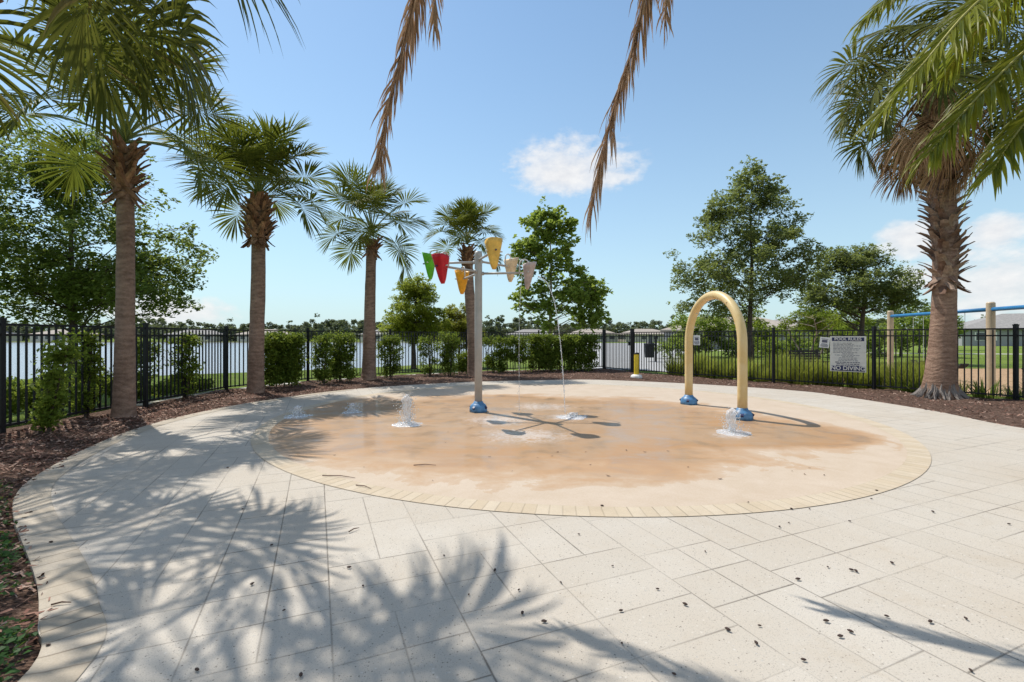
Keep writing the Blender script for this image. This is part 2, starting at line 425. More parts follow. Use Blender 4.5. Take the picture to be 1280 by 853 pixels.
    nn = t.noise(t.scale(t.objc(), (40, 40, 14)), 1.0, 4, 0.7)
    t.set(mx.inputs[0], t.ramp(nn, [(0.36, 0.3), (0.62, 0.9)]))
    t.t.links.new(tr.outputs[0], mx.inputs[1]); t.t.links.new(g, mx.inputs[2])
    M['jet'] = t.done(mx.outputs[0])
    t = NT('water_drop')
    M['drop'] = t.done(t.pbr((0.9, 0.93, 0.96), 0.08, None, 0.6, IOR=1.33, Transmission_Weight=0.5))
    # --- plants
    M['bark_palm'] = barkmat('palm_bark', (0.14, 0.088, 0.066), (0.40, 0.275, 0.21), ring=11)
    M['bark_big'] = barkmat('big_palm_bark', (0.15, 0.085, 0.06), (0.42, 0.28, 0.20), ring=16)
    M['bark_oak'] = barkmat('oak_bark', (0.035, 0.026, 0.02), (0.13, 0.10, 0.08))
    M['bark_pale'] = barkmat('pale_bark', (0.20, 0.15, 0.11), (0.42, 0.36, 0.29))
    t = NT('palm_boot'); r = t.island(); n = t.noise(t.scale(t.objc(), (12, 12, 5)), 1.0, 5, 0.7)
    c = t.mix(r, (0.18, 0.095, 0.055), (0.46, 0.28, 0.17)); c = t.mix(t.ramp(n, [(0.4, 0.6), (0.62, 0.0)]), c, (0.07, 0.036, 0.022))
    M['boot'] = t.done(t.pbr(c, 0.85, t.bump(n, 0.7, 0.02), 0.2))
    t = NT('palm_boot_grey'); r = t.island(); n = t.noise(t.scale(t.objc(), (12, 12, 5)), 1.0, 5, 0.7)
    c = t.mix(r, (0.20, 0.12, 0.085), (0.46, 0.34, 0.26)); c = t.mix(t.ramp(n, [(0.4, 0.6), (0.62, 0.0)]), c, (0.10, 0.055, 0.04))
    M['boot_grey'] = t.done(t.pbr(c, 0.85, t.bump(n, 0.7, 0.02), 0.2))
    M['root'] = barkmat('palm_root', (0.10, 0.085, 0.078), (0.30, 0.265, 0.24))
    M['sabal'] = leafmat('sabal_leaf', (0.055, 0.078, 0.011), (0.20, 0.22, 0.032), 0.38, 0.40, tint=(0.22, 0.25, 0.03))
    M['fan'] = leafmat('fan_leaf', (0.055, 0.070, 0.014), (0.18, 0.19, 0.04), 0.38, 0.36, tint=(0.19, 0.20, 0.03), tip=(0.20, 0.15, 0.06))
    M['date'] = leafmat('pinnate_leaf', (0.085, 0.105, 0.008), (0.31, 0.31, 0.03), 0.25, 0.42)
    M['dead'] = deadmat('dead_frond', (0.22, 0.12, 0.07), (0.58, 0.39, 0.25))
    M['dead2'] = deadmat('dead_fan', (0.21, 0.115, 0.055), (0.58, 0.38, 0.21))
    M['petiole'] = simple('petiole_green', (0.16, 0.20, 0.05), 0.5, 0.25, 4)
    M['rachis'] = simple('rachis_yellow', (0.34, 0.30, 0.06), 0.5, 0.2, 4)
    M['oak'] = leafmat('oak_leaf', (0.080, 0.108, 0.046), (0.235, 0.265, 0.12), 0.5, 0.46)
    M['leftoak'] = leafmat('left_tree_leaf', (0.045, 0.080, 0.016), (0.17, 0.235, 0.06), 0.45, 0.45)
    M['maple'] = leafmat('broad_leaf', (0.12, 0.19, 0.03), (0.31, 0.40, 0.09), 0.45, 0.55)
    M['cypress'] = leafmat('cypress_leaf', (0.15, 0.19, 0.016), (0.40, 0.43, 0.06), 0.5, 0.55)
    M['cypress2'] = leafmat('bronze_leaf', (0.14, 0.14, 0.016), (0.38, 0.34, 0.06), 0.5, 0.5)
    M['lime'] = leafmat('lime_leaf', (0.10, 0.16, 0.012), (0.28, 0.36, 0.04), 0.5, 0.4)
    M['hedge'] = leafmat('hedge_leaf', (0.050, 0.092, 0.012), (0.19, 0.26, 0.04), 0.4, 0.42, tip=(0.30, 0.40, 0.06))
    M['hedge_lt'] = leafmat('light_hedge_leaf', (0.070, 0.12, 0.014), (0.23, 0.31, 0.05), 0.4, 0.44, tip=(0.26, 0.36, 0.05))
    M['grassb'] = leafmat('ornamental_grass', (0.18, 0.21, 0.026), (0.45, 0.45, 0.10), 0.5, 0.45)
    M['grassd'] = leafmat('strap_leaf', (0.035, 0.065, 0.012), (0.13, 0.18, 0.035), 0.45, 0.35)
    M['far'] = leafmat('hazed_far_leaf', (0.085, 0.105, 0.075), (0.19, 0.215, 0.15), 0.7, 0.2)  # distance haze is mixed into these lighter, greyed leaf colours
    M['cover'] = leafmat('ground_cover_leaf', (0.012, 0.045, 0.012), (0.05, 0.13, 0.03), 0.35, 0.25)
    M['seed'] = simple('seed_brown', (0.045, 0.022, 0.014), 0.7, 0.5, 60, 0.4)
    M['twig'] = simple('twig_brown', (0.10, 0.05, 0.03), 0.8, 0.3, 20)
    # --- houses
    M['shingle'] = simple('grey_shingle', (0.27, 0.255, 0.24), 0.9, 0.2, 3, 0.3)
    M['shingle_t'] = simple('tan_shingle', (0.36, 0.31, 0.26), 0.9, 0.2, 3, 0.3)
    M['stucco'] = simple('stucco', (0.55, 0.52, 0.47), 0.9, 0.08, 2, 0.1)
    M['stucco_g'] = simple('grey_stucco', (0.30, 0.30, 0.31), 0.9, 0.08, 2, 0.1)
    M['trimw'] = simple('white_trim', (0.75, 0.74, 0.72), 0.6, 0.05, 2)
    M['glass'] = simple('window_glass', (0.03, 0.035, 0.045), 0.08, 0.1, 1, 0, 0.8)
    M['door'] = simple('door_paint', (0.08, 0.09, 0.11), 0.5, 0.1, 2)
make_materials()

# ------------------------------------------------------------------ helpers
def catmull(pts, n=8, closed=False):
    P = [Vector(p) for p in pts]; out = []
    L = len(P)
    rng = range(L) if closed else range(L - 1)
    for i in rng:
        p0 = P[(i - 1) % L] if closed or i > 0 else P[0]
        p1 = P[i]; p2 = P[(i + 1) % L]
        p3 = P[(i + 2) % L] if closed or i + 2 < L else P[-1]
        for k in range(n):
            t = k / n
            out.append(0.5 * ((2 * p1) + (p2 - p0) * t + (2 * p0 - 5 * p1 + 4 * p2 - p3) * t * t + (3 * p1 - p0 - 3 * p2 + p3) * t ** 3))
    if not closed: out.append(P[-1])
    return out

def in_poly(x, y, poly):
    c = False; j = len(poly) - 1
    for i in range(len(poly)):
        xi, yi = poly[i][0], poly[i][1]; xj, yj = poly[j][0], poly[j][1]
        if (yi > y) != (yj > y) and x < (xj - xi) * (y - yi) / (yj - yi) + xi: c = not c
        j = i
    return c

def dist_poly(x, y, poly):
    p = np.array([(q[0], q[1]) for q in poly]); q = np.roll(p, -1, axis=0); d = q - p
    w = np.array([x, y]) - p
    t = np.clip((w * d).sum(1) / np.maximum((d * d).sum(1), 1e-9), 0, 1)
    e = w - d * t[:, None]
    return math.sqrt((e * e).sum(1).min())

def sheet(name, loops, z, mat, depth=0.0, label=None, kind='structure'):
    """flat sheet with optional holes; extruded skirt when depth > 0"""
    L3 = [[Vector((p[0], p[1], 0)) for p in lp] for lp in loops]
    tris = tessellate_polygon(L3)
    flat = [p for lp in L3 for p in lp]
    mb = MB()
    fs = []
    for t in tris:
        a, b, c = (flat[i] for i in t)
        fs.append(tuple(t) if (b - a).cross(c - a).z > 0 else tuple(reversed(t)))
    mb.add([(p.x, p.y, z) for p in flat], fs)
    if depth:
        o = 0
        for lp in L3:
            n = len(lp); b = len(mb.v)
            mb.v.extend([(p.x, p.y, z - depth) for p in lp])
            area = sum(lp[i].x * lp[(i + 1) % n].y - lp[(i + 1) % n].x * lp[i].y for i in range(n))
            for i in range(n):
                j = (i + 1) % n
                f = (o + i, b + i, b + j, o + j)
                mb.f.append(f if area > 0 else f[::-1]); mb.m.append(0)
            o += n
    ob = mb.build(name, mat)
    ob['kind'] = kind
    if label: ob['label'] = label
    return ob

def ribbon(name, pts, half, z, mat, closed=False):
    """strip along a path; uv = (arc length, offset)"""
    mb = MB(); mb.uv = []; n = len(pts); s = 0; vs = []; fs = []
    cnt = n + 1 if closed else n
    for k in range(cnt):
        i = k % n
        a = pts[(i - 1) % n] if closed or i > 0 else pts[0]
        b = pts[(i + 1) % n] if closed or i < n - 1 else pts[-1]
        t = (Vector(b) - Vector(a)); t.z = 0; t.normalize(); nn = Vector((-t.y, t.x, 0))
        p = Vector(pts[i])
        if k: s += (p - prev).length
        prev = p
        for sg in (-1, 1):
            q = p + nn * sg * half; vs.append((q.x, q.y, z)); mb.uv.append((s, sg * half))
        if k: j = 2 * k; fs.append((j - 2, j - 1, j + 1, j) if False else (j - 2, j, j + 1, j - 1))
    f0 = fs[0]; A, B_, D = Vector(vs[f0[0]]), Vector(vs[f0[1]]), Vector(vs[f0[2]])
    if (B_ - A).cross(D - A).z < 0: fs = [f[::-1] for f in fs]
    mb.add(vs, fs)
    o = mb.build(name, mat); o['kind'] = 'structure'
    return o

# ------------------------------------------------------------------ the ground
edge_px = [(34, 853), (47, 785), (48, 735), (33, 690), (17, 648), (20, 618), (48, 593), (107, 561),
           (170, 536), (230, 520), (290, 507.5), (337, 500), (400, 491), (480, 483.5), (592, 477.5), (700, 475), (760, 475.3),
           (877, 480.6), (1000, 489), (1068, 498), (1168, 514), (1280, 535.5)]
EDGE = [(-1.55, -2.5), (-1.8, -0.5), (-1.9, 0.8)] + [gp(*p) for p in edge_px] + [(8.6, 5.2), (9.2, 2.5), (9.0, -2.5)]
edge_curve = catmull([Vector((x, y, 0)) for x, y in EDGE], 6)
PAVE = [(p.x, p.y) for p in edge_curve]

PADC = (0.94 * 1.022, 8.42 * 1.022); PADR = 4.95 * 1.022
ring_mid = [Vector((PADC[0] + (PADR - 0.105) * math.cos(2 * PI * k / 160), PADC[1] + (PADR - 0.105) * math.sin(2 * PI * k / 160), 0)) for k in range(160)]
pad_loop = [(PADC[0] + (PADR - 0.2) * math.cos(2 * PI * k / 160), PADC[1] + (PADR - 0.2) * math.sin(2 * PI * k / 160)) for k in range(160)]

sheet('paving', [PAVE], 0.0, M['paver'], 0.09)
# edge course along the left curve
ec = edge_curve
i0 = 4; i1 = next(i for i, p in enumerate(ec) if p.y > 12.3)
inner = []
for i in range(i0, i1):
    t = (ec[i + 1] - ec[i - 1]).normalized(); nn = Vector((t.y, -t.x, 0))
    inner.append(ec[i] + nn * 0.109)
for _ in range(6):
    inner = [inner[0]] + [(inner[i - 1] + inner[i] * 2 + inner[i + 1]) / 4 for i in range(1, len(inner) - 1)] + [inner[-1]]
ribbon('paving_edge_course', inner, 0.11, 0.004, M['edge'])
ribbon('brick_ring', ring_mid, 0.105, 0.005, M['ring'], True)
sheet('splash_pad', [pad_loop], 0.004, M['pad'])

LAKE = [(-260, 10), (-40, 13.2), (-24, 14.6), (-15.6, 16.2), (-11.6, 18.4), (-8.0, 21.0), (-5.4, 23.4), (-1.4, 28), (2.4, 40), (5.0, 60), (9.0, 100), (4, 128), (-20, 137), (-60, 140), (-110, 142), (-180, 138), (-260, 120)]
lake_curve = [(p.x, p.y) for p in catmull([Vector((x, y, 0)) for x, y in LAKE], 5, True)]
BIG = [(-1500, -300), (1500, -300), (1500, 2600), (-1500, 2600)]
sheet('ground', [BIG, lake_curve], -0.06, M['lawn'])
mb = MB(); n = len(lake_curve); vs = []; fs = []
cx, cy = -90, 75
for i in range(n):
    a = Vector(lake_curve[i - 1]); b = Vector(lake_curve[(i + 1) % n]); t = (b - a).normalized(); nn = Vector((-t.y, t.x))
    p = Vector(lake_curve[i])
    vs.append((p.x, p.y, -0.06)); q = p + nn * 1.0
    vs.append((q.x, q.y, -0.5))
for i in range(n):
    j = (i + 1) % n; fs.append((2 * i, 2 * j, 2 * j + 1, 2 * i + 1))
mb.add(vs, fs); mb.build('lake_bank', M['bank'])['kind'] = 'structure'
sheet('lake', [[(p[0] , p[1]) for p in lake_curve]], -0.3, M['lake'])

LOT = [(3.2, 21.0), (6.6, 19.0), (8.2, 21.5), (13, 36), (48, 112), (14, 112), (4.6, 40)]
sheet('parking_lot', [LOT], -0.05, M['lot'])
PLAY = [(9.2, 15.2), (10.6, 13.1), (11.9, 10.8), (12.8, 6.0), (40, 6.0), (40, 21.0), (13.5, 21.0), (10.0, 18.0)]
sheet('playground_mulch', [PLAY], -0.045, M['playmulch'])
ribbon('playground_border', [Vector(p) for p in ((10.0, 18.06, 0), (13.5, 21.06, 0), (40, 21.06, 0))], 0.09, 0.12, M['rubber'])
ribbon('park_path', [Vector(p) for p in ((20, 50, 0), (36, 40, 0), (60, 36, 0))], 0.8, -0.05, M['concrete'])

# ------------------------------------------------------------------ fence line
FL = [(-7.24, 1.4), (-7.24, 4.0), (-7.24, 6.58), (-7.24, 9.17), (-7.24, 11.76), (-6.2, 14.1), (-4.25, 16.2), (-1.77, 18.0), (1.1, 19.1), (3.97, 20.0)]
GATE = [(3.97, 20.0), (4.65, 17.95)]
FR = [(4.65, 17.95), (6.15, 15.8), (7.75, 13.75), (9.4, 12.05), (10.75, 9.9), (11.6, 7.4), (12.0, 4.9)]
FH = 1.575
rnd = random.Random(11)

# mulch bed inside the fence (bumpy sheet), kept just under the paving edge
FPOLY = FL + FR + [(12.0, -2.5), (-7.24, -2.5)]
mb = MB(); st = 0.16; idx = {}
def mul_z(x, y):
    dp = dist_poly(x, y, PAVE)
    k = min(1, dp / 0.5)
    return -0.035 + k * (0.045 + 0.05 * noise.noise((x * 1.7, y * 1.7, 0.3)) + 0.02 * noise.noise((x * 6, y * 6, 2.0)))
xs = int(20.2 / st); ys = int(24 / st)
for i in range(xs):
    for j in range(ys):
        x = -7.7 + i * st; y = -2.4 + j * st
        cx_, cy_ = x + st / 2, y + st / 2
        inside = in_poly(cx_, cy_, FPOLY) or dist_poly(cx_, cy_, FPOLY) < 0.22
        if not inside: continue
        if in_poly(cx_, cy_, PAVE) and dist_poly(cx_, cy_, PAVE) > 0.35: continue
        f = []
        for a, b in ((0, 0), (1, 0), (1, 1), (0, 1)):
            k = (i + a, j + b)
            if k not in idx:
                X = -7.7 + k[0] * st; Y = -2.4 + k[1] * st
                z = mul_z(X, Y)
                if in_poly(X, Y, PAVE): z = -0.05
                idx[k] = len(mb.v); mb.v.append((X, Y, z))
            f.append(idx[k])
        mb.f.append(tuple(f)); mb.m.append(0)
mb.build('mulch_bed', M['mulch'], smooth=True)['kind'] = 'structure'

# loose bark chips
rs = np.random.RandomState(5)
pts = []
tries = 0
fl_arr = FPOLY
while len(pts) < 21000 and tries < 90000:
    tries += 1
    k = rs.rand()
    if k < 0.5: x = rs.uniform(-7.5, -2.2); y = rs.uniform(1.5, 12.5)
    else: x = rs.uniform(-7, 12); y = rs.uniform(5, 20)
    if not in_poly(x, y, FPOLY): continue
    inp = in_poly(x, y, PAVE)
    if inp:
        if dist_poly(x, y, PAVE) > abs(rs.normal(0, 0.04)): continue
        z = 0.006
    else: z = mul_z(x, y) + 0.012
    pts.append((x, y, max(z, -0.02)))
pts = np.array(pts); N = len(pts)
L = rs.uniform(0.02, 0.075, N); W = rs.uniform(0.008, 0.022, N); az = rs.uniform(0, 2 * PI, N)
pit = rs.normal(0, 0.3, N); rol = rs.normal(0, 0.4, N)
d = np.stack([np.cos(az) * np.cos(pit), np.sin(az) * np.cos(pit), np.sin(pit)], 1)
sdir = np.stack([-np.sin(az) * np.cos(rol), np.cos(az) * np.cos(rol), np.sin(rol)], 1)
def qd(c): return np.stack([c - d * L[:, None] / 2 - sdir * W[:, None] / 2, c + d * L[:, None] / 2 - sdir * W[:, None] / 3, c + d * L[:, None] / 2 + sdir * W[:, None] / 3, c - d * L[:, None] / 2 + sdir * W[:, None] / 2], 1)
chips = np_mesh('mulch_chips', qd(pts), 4, M['chip'])
tag(chips, 'loose reddish brown bark chips over the planting beds', 'mulch', kind='stuff')

# mow strip outside the lake side fence
off = []
for i, p in enumerate(FL):
    a = Vector(FL[max(i - 1, 0)]); b = Vector(FL[min(i + 1, len(FL) - 1)]); t = (b - a).normalized()
    off.append(Vector((p[0] - t.y * 0.42, p[1] + t.x * 0.42, 0)))
ribbon('mow_strip', off[3:], 0.14, -0.012, M['concrete'])

# ------------------------------------------------------------------ fence
def post(mb_name, x, y, root, w=0.065, h=FH + 0.05):
    mb = MB(); mb.box((x, y, h / 2 - 0.03), (w, w, h + 0.06)); mb.box((x, y, h + 0.012), (w + 0.012, w + 0.012, 0.024))
    mb.box((x, y, h + 0.03), (w - 0.02, w - 0.02, 0.014))
    return mb.build('post', M['black'], root)
def panel(a, b, root, name='panel', z0=0.09, z1=FH):
    a = Vector((*a, 0)); b = Vector((*b, 0)); d = (b - a); L = d.length; d.normalize()
    a2 = a + d * 0.04; b2 = b - d * 0.04
    mb = MB()
    for z in (z1 - 0.017, z1 - 0.165, z0 + 0.03):
        mb.bar(a2 + Vector((0, 0, z)), b2 + Vector((0, 0, z)), 0.03, 0.032)
    n = max(3, round(L / 0.115)); ang = math.atan2(d.y, d.x); Mz = Matrix.Rotation(ang, 3, 'Z')
    for k in range(1, n):
        p = a + d * (L * k / n)
        mb.box((p.x, p.y, (z0 + z1 - 0.036) / 2), (0.022, 0.022, z1 - z0 - 0.04), Mz)
    return mb.build(name, M['black'], root)
lf = thing('metal_fence', 'black metal picket fence running along the lake side behind the four slim palms', 'fence')
for i, p in enumerate(FL[:-1]): post('post', p[0], p[1], lf)
for a, b in zip(FL[:-1], FL[1:]): panel(a, b, lf)
rf = thing('metal_fence', 'black metal picket fence carrying the pool rules sign in front of the playground', 'fence')
for i, p in enumerate(FR[1:]): post('post', p[0], p[1], rf)
for a, b in zip(FR[:-1], FR[1:]): panel(a, b, rf)
gt = thing('metal_gate', 'closed black picket gate between two thick posts beside the yellow bollard', 'gate')
post('post', *GATE[0], gt, 0.13, FH + 0.09); post('post', *GATE[1], gt, 0.13, FH + 0.09)
ga = Vector(GATE[0]); gb = Vector(GATE[1]); gd = (gb - ga).normalized()
panel(ga + gd * 0.09, gb - gd * 0.09, gt, 'gate_leaf', 0.06, FH - 0.02)
mb = MB(); q = gb - gd * 0.16; mb.box((q.x - 0.03, q.y - 0.03, 1.12), (0.09, 0.05, 0.14), Matrix.Rotation(math.atan2(gd.y, gd.x), 3, 'Z'))
mb.build('latch', M['black'], gt)

# ------------------------------------------------------------------ signs
def text_mesh(body, size, mat, parent, loc, name='lettering', align='CENTER', sx=1.0):
    cu = bpy.data.curves.new(name, 'FONT'); cu.body = body; cu.size = size; cu.align_x = align; cu.align_y = 'CENTER'
    cu.extrude = 0.0015; cu.offset = size * 0.022
    to = bpy.data.objects.new('tmp_text', cu); C.objects.link(to)
    bpy.context.view_layer.update()
    me = bpy.data.meshes.new_from_object(to.evaluated_get(bpy.context.evaluated_depsgraph_get()))
    bpy.data.objects.remove(to)
    me.materials.clear(); me.materials.append(mat)
    for v in me.vertices: v.co = Vector((v.co.x * sx, -v.co.z, v.co.y))
    o = bpy.data.objects.new(name, me); C.objects.link(o); o.parent = parent; o.location = loc
    return o
def fence_at(px):
    k = (px - 640) / F0
    for a, b in zip(FR[:-1], FR[1:]):
        fa = a[0] - k * a[1]; fb = b[0] - k * b[1]
        if fa * fb <= 0:
            s = fa / (fa - fb); return (a[0] + (b[0] - a[0]) * s, a[1] + (b[1] - a[1]) * s, math.atan2(b[1] - a[1], b[0] - a[0]))
x, y, an = fence_at(1060)
nx, ny = math.sin(an), -math.cos(an)      # towards the deck
sg = thing('pool_rules_sign', 'white pool rules sign with navy bands hung on the black picket fence', 'sign', (x + nx * 0.03, y + ny * 0.03, 0.45), an)
SW, SH = 0.80, 0.95
mb = MB(); mb.box((0, 0, SH / 2), (SW, 0.006, SH)); mb.build('board', M['signwhite'], sg)
mb = MB(); mb.box((0, -0.005, SH - 0.08), (SW - 0.09, 0.004, 0.10)); mb.build('band', M['navy'], sg); mb = MB(); mb.box((0, -0.005, 0.085), (SW - 0.06, 0.004, 0.13)); mb.build('band', M['navy'], sg)
text_mesh('POOL RULES', 0.105, M['signwhite'], sg, (0, -0.0095, SH - 0.078))
text_mesh('NO DIVING', 0.145, M['signwhite'], sg, (0, -0.0095, 0.088))
mb = MB(); rr = random.Random(3)
zrow = SH - 0.185
for row in range(17):
    z = zrow - row * 0.036
    h = 0.014
    wl = rr.uniform(0.35, 0.66)
    if row in (8, 10): wl = 0.25
    if row >= 14: h = 0.026; z -= 0.01 * (row - 13); wl = (0.56, 0.5, 0.52)[row - 14]
    xx = -0.33 if row < 8 else -wl / 2
    while wl > 0.02:
        w = min(wl, rr.uniform(0.03, 0.09)); mb.box((xx + w / 2, -0.0045, z), (w, 0.003, h * rr.uniform(0.7, 1.0))); xx += w + 0.015; wl -= w + 0.015
    if z < 0.19: break
mb.build('rule_lines', M['ink'], sg)
def small_sign(px, w, h, z, tilt, label, seed):
    x, y, an = fence_at(px)
    s = thing('notice_sign', label, 'sign', (x + math.sin(an) * 0.03, y - math.cos(an) * 0.03, z), an)
    s.rotation_euler = (0, tilt, an)
    mb = MB(); mb.box((0, 0, 0), (w, 0.005, h)); mb.build('board', M['trimw'], s)
    mb = MB(); rr = random.Random(seed)
    mb.box((0, -0.005, h * 0.12), (w * 0.55, 0.003, h * 0.26)); mb.box((0, -0.005, h * 0.33), (w * 0.7, 0.003, h * 0.05))
    for k in range(3): mb.box((0, -0.005, -h * (0.15 + 0.11 * k)), (w * rr.uniform(0.6, 0.8), 0.003, h * 0.06))
    mb.build('printing', M['ink'], s)
small_sign(1031, 0.23, 0.29, 1.23, 0.10, 'small tilted white notice on the fence beside the big pool rules sign', 1)
small_sign(871.5, 0.24, 0.33, 1.27, 0.0, 'small white notice on the fence seen through the cream arch', 2)

# ------------------------------------------------------------------ play features
def flange(root, x, y, r, name='base_cover'):
    mb = MB()
    mb.lathe([(r, 0.0), (r, 0.05), (r * 0.96, 0.09), (r * 0.85, 0.125), (r * 0.66, 0.15), (r * 0.55, 0.165), (r * 0.5, 0.19), (r * 0.3, 0.195)], 28, (x, y, 0.004))
    o = mb.build(name, M['blue'], root, True)
    for k in range(4):
        a = PI / 4 + k * PI / 2 + 0.3; mb = MB()
        mb.box((x + math.cos(a) * r * 0.9, y + math.sin(a) * r * 0.9, 0.085), (0.05, 0.045, 0.05), Matrix.Rotation(a, 3, 'Z') @ Matrix.Rotation(0.6, 3, 'Y'))
        mb.build('bolt_recess', M['navy'], o)
    return o
A1 = gp(861, 505.5); A2 = gp(928, 524.5)
acx, acy = (A1[0] + A2[0]) / 2, (A1[1] + A2[1]) / 2
half = math.hypot(A2[0] - A1[0], A2[1] - A1[1]) / 2
adir = Vector((A2[0] - A1[0], A2[1] - A1[1], 0)).normalized()
arch = thing('water_arch', 'cream yellow tube arch standing on blue feet at the edge of the splash pad', 'water arch', (acx, acy, 0))
zs = 2.16 - half
pp = [adir * -half + Vector((0, 0, 0.1 + zs * k / 4 - 0.1 * k / 4)) for k in range(4)]
pp += [adir * (-half * math.cos(PI * k / 28)) + Vector((0, 0, zs + half * math.sin(PI * k / 28))) for k in range(29)]
pp += [adir * half + Vector((0, 0, zs * (3 - k) / 4 + 0.1 * (k + 1) / 4)) for k in range(4)]
mb = MB(); mb.tube(pp, 0.078, 24); mb.build('tube', M['arch'], arch, True)
flange(arch, *(adir * -half).xy, 0.165); flange(arch, *(adir * half).xy, 0.165)
for k in range(3, 10):
    a = PI * k / 12; p = adir * (-(half - 0.078) * math.cos(a)) + Vector((0, 0, zs + (half - 0.078) * math.sin(a)))
    mb = MB(); mb.lathe([(0.014, -0.006), (0.014, 0.01)], 8, p); mb.build('spray_nozzle', M['galv'], arch)

PX, PY = gp(598, 515)
bt = thing('bucket_tree', 'tall grey post with six coloured tipping buckets on radiating arms in the splash pad', 'bucket tree', (PX, PY, 0))
mb = MB(); mb.tube([(0, 0, 0.1), (0, 0, 1.5), (0, 0, 2.9), (0, 0, 2.955)], [0.07, 0.07, 0.07, 0.066], 24); mb.build('post', M['steel'], bt, True)
flange(bt, 0, 0, 0.165)
def bucket(az, z, colr, tip, R_=0.93, hollow=None):
    az = R(az); dr = Vector((math.cos(az), math.sin(az), 0)); sd = Vector((-dr.y, dr.x, 0))
    arm = MB(); arm.tube([dr * 0.05 + Vector((0, 0, z)), dr * (R_ - 0.16) + Vector((0, 0, z))], 0.021, 10)
    arm.tube([dr * 0.06 + Vector((0, 0, z)), dr * 0.10 + Vector((0, 0, z))], 0.034, 12)
    # yoke holding the bucket and the feed pipe curling over it
    a = arm.build('arm', M['steel'], bt, True)
    fp = MB(); e = dr * (R_ - 0.17) + Vector((0, 0, z))
    arcp = [e + Vector((0, 0, 0.0)), e + Vector((0, 0, 0.16))]
    for k in range(0, 9):
        t = PI * k / 8; arcp.append(e + dr * (0.085 * (1 - math.cos(t))) + Vector((0, 0, 0.16 + 0.085 * math.sin(t))))
    arcp.append(e + dr * 0.17 + Vector((0, 0, 0.10)))
    fp.tube(arcp, 0.013, 8); fp.build('feed_pipe', M['galv'], a, True)
    pn = MB(); pv = dr * R_ + Vector((0, 0, z)); pn.tube([pv - sd * 0.15, pv + sd * 0.15], 0.012, 8); pn.tube([e, pv], 0.014, 8); pn.build('pivot', M['galv'], a)
    # bucket: open scoop, flat wide front, rounded toe
    b = MB(); n = 20; rows = 9; hh = 0.47
    Mt = Matrix.Rotation(tip, 3, sd)
    def ringv(t, inset, zz):
        w = (0.148 * (1 - t) + 0.045 * t) * (1 - max(0, t - 0.85) * 2.2) - inset; dp = (0.125 * (1 - t) + 0.035 * t) * (1 - max(0, t - 0.85) * 2.2) - inset
        out = []
        for k in range(n):
            a_ = 2 * PI * k / n; cx_ = math.cos(a_); sx_ = math.sin(a_)
            ex = math.copysign(abs(cx_) ** 0.7, cx_); ey = math.copysign(abs(sx_) ** 0.7, sx_)
            slant = 0.035 * ex * (1 - t)
            out.append(Mt @ (dr * (ex * dp) + sd * (ey * w) + Vector((0, 0, zz + slant))) + pv)
        return out
    vs = []; fs = []
    prof = [(t / (rows - 1), 0.0) for t in range(rows)]
    for t, ins in prof: vs += ringv(t, 0, 0.17 - hh * t)
    for i in range(rows - 1):
        for k in range(n):
            a_ = i * n + k; c_ = i * n + (k + 1) % n; fs.append((a_, a_ + n, c_ + n, c_))
    fs.append(tuple((rows - 1) * n + k for k in range(n))[::-1])
    base = len(vs)
    inn = [(0, 0.012), (0.3, 0.012), (0.6, 0.012), (0.8, 0.012)]
    for t, ins in inn: vs += ringv(t, ins, 0.17 - hh * t)
    for i in range(3):
        for k in range(n):
            a_ = base + i * n + k; c_ = base + i * n + (k + 1) % n; fs.append((a_, c_, c_ + n, a_ + n))
    for k in range(n): fs.append((k, (k + 1) % n, base + (k + 1) % n, base + k))
    fs.append(tuple(base + 3 * n + k for k in range(n)))
    b.add(vs, fs)
    o = b.build('bucket', M['bk_' + colr], bt, True)
    o['label'] = {'green': 'bright green tipping bucket', 'red': 'deep red tipping bucket', 'orange': 'orange tipping bucket', 'yellow': 'yellow tipping bucket with a dark bolt', 'peach': 'pale peach tipping bucket', 'mauve': 'pale mauve tipping bucket pouring water'}[colr]
    bl = MB(); f_ = Mt @ (dr * 0.10) + pv; bl.tube([f_, f_ + dr * 0.03], 0.014, 10); bl.build('bolt', M['navy'], o)
    return pv
bucket(-6, 2.55, 'mauve', 0.10)
bucket(115, 2.55, 'orange', 0.0)
bucket(232, 2.58, 'red', 0.12)
bucket(50, 2.78, 'peach', 0.06)
bucket(172, 2.76, 'green', 0.05)
bucket(290, 2.80, 'yellow', -0.06)

# water poured from the mauve bucket
def stream(pts, r0, r1, nm, label, n=8):
    mb = MB(); P = catmull([Vector(p) for p in pts], 10); rr = random.Random(len(pts))
    rad = [(r0 + (r1 - r0) * i / len(P)) * rr.uniform(0.6, 1.3) for i in range(len(P))]
    mb.tube(P, rad, n)
    root = mb.build(nm, M['jet'], None, True)
    dv = MB()
    for k in range(90):
        t = rr.random(); p = P[int(t * (len(P) - 1))] + Vector((rr.gauss(0, 0.02), rr.gauss(0, 0.02), rr.gauss(0, 0.03))) * (0.5 + t)
        s = rr.uniform(0.003, 0.007)
        dv.add([p + Vector((s, 0, 0)), p - Vector((s, 0, 0)), p + Vector((0, s, 0)), p - Vector((0, s, 0)), p + Vector((0, 0, s * 1.6)), p - Vector((0, 0, s * 1.6))],
               [(0, 2, 4), (2, 1, 4), (1, 3, 4), (3, 0, 4), (2, 0, 5), (1, 2, 5), (3, 1, 5), (0, 3, 5)])
    dv.build('droplets', M['drop'], root)['kind'] = 'stuff'
    return tag(root, label, 'water')
bx, by = PX + 1.0, PY - 0.1
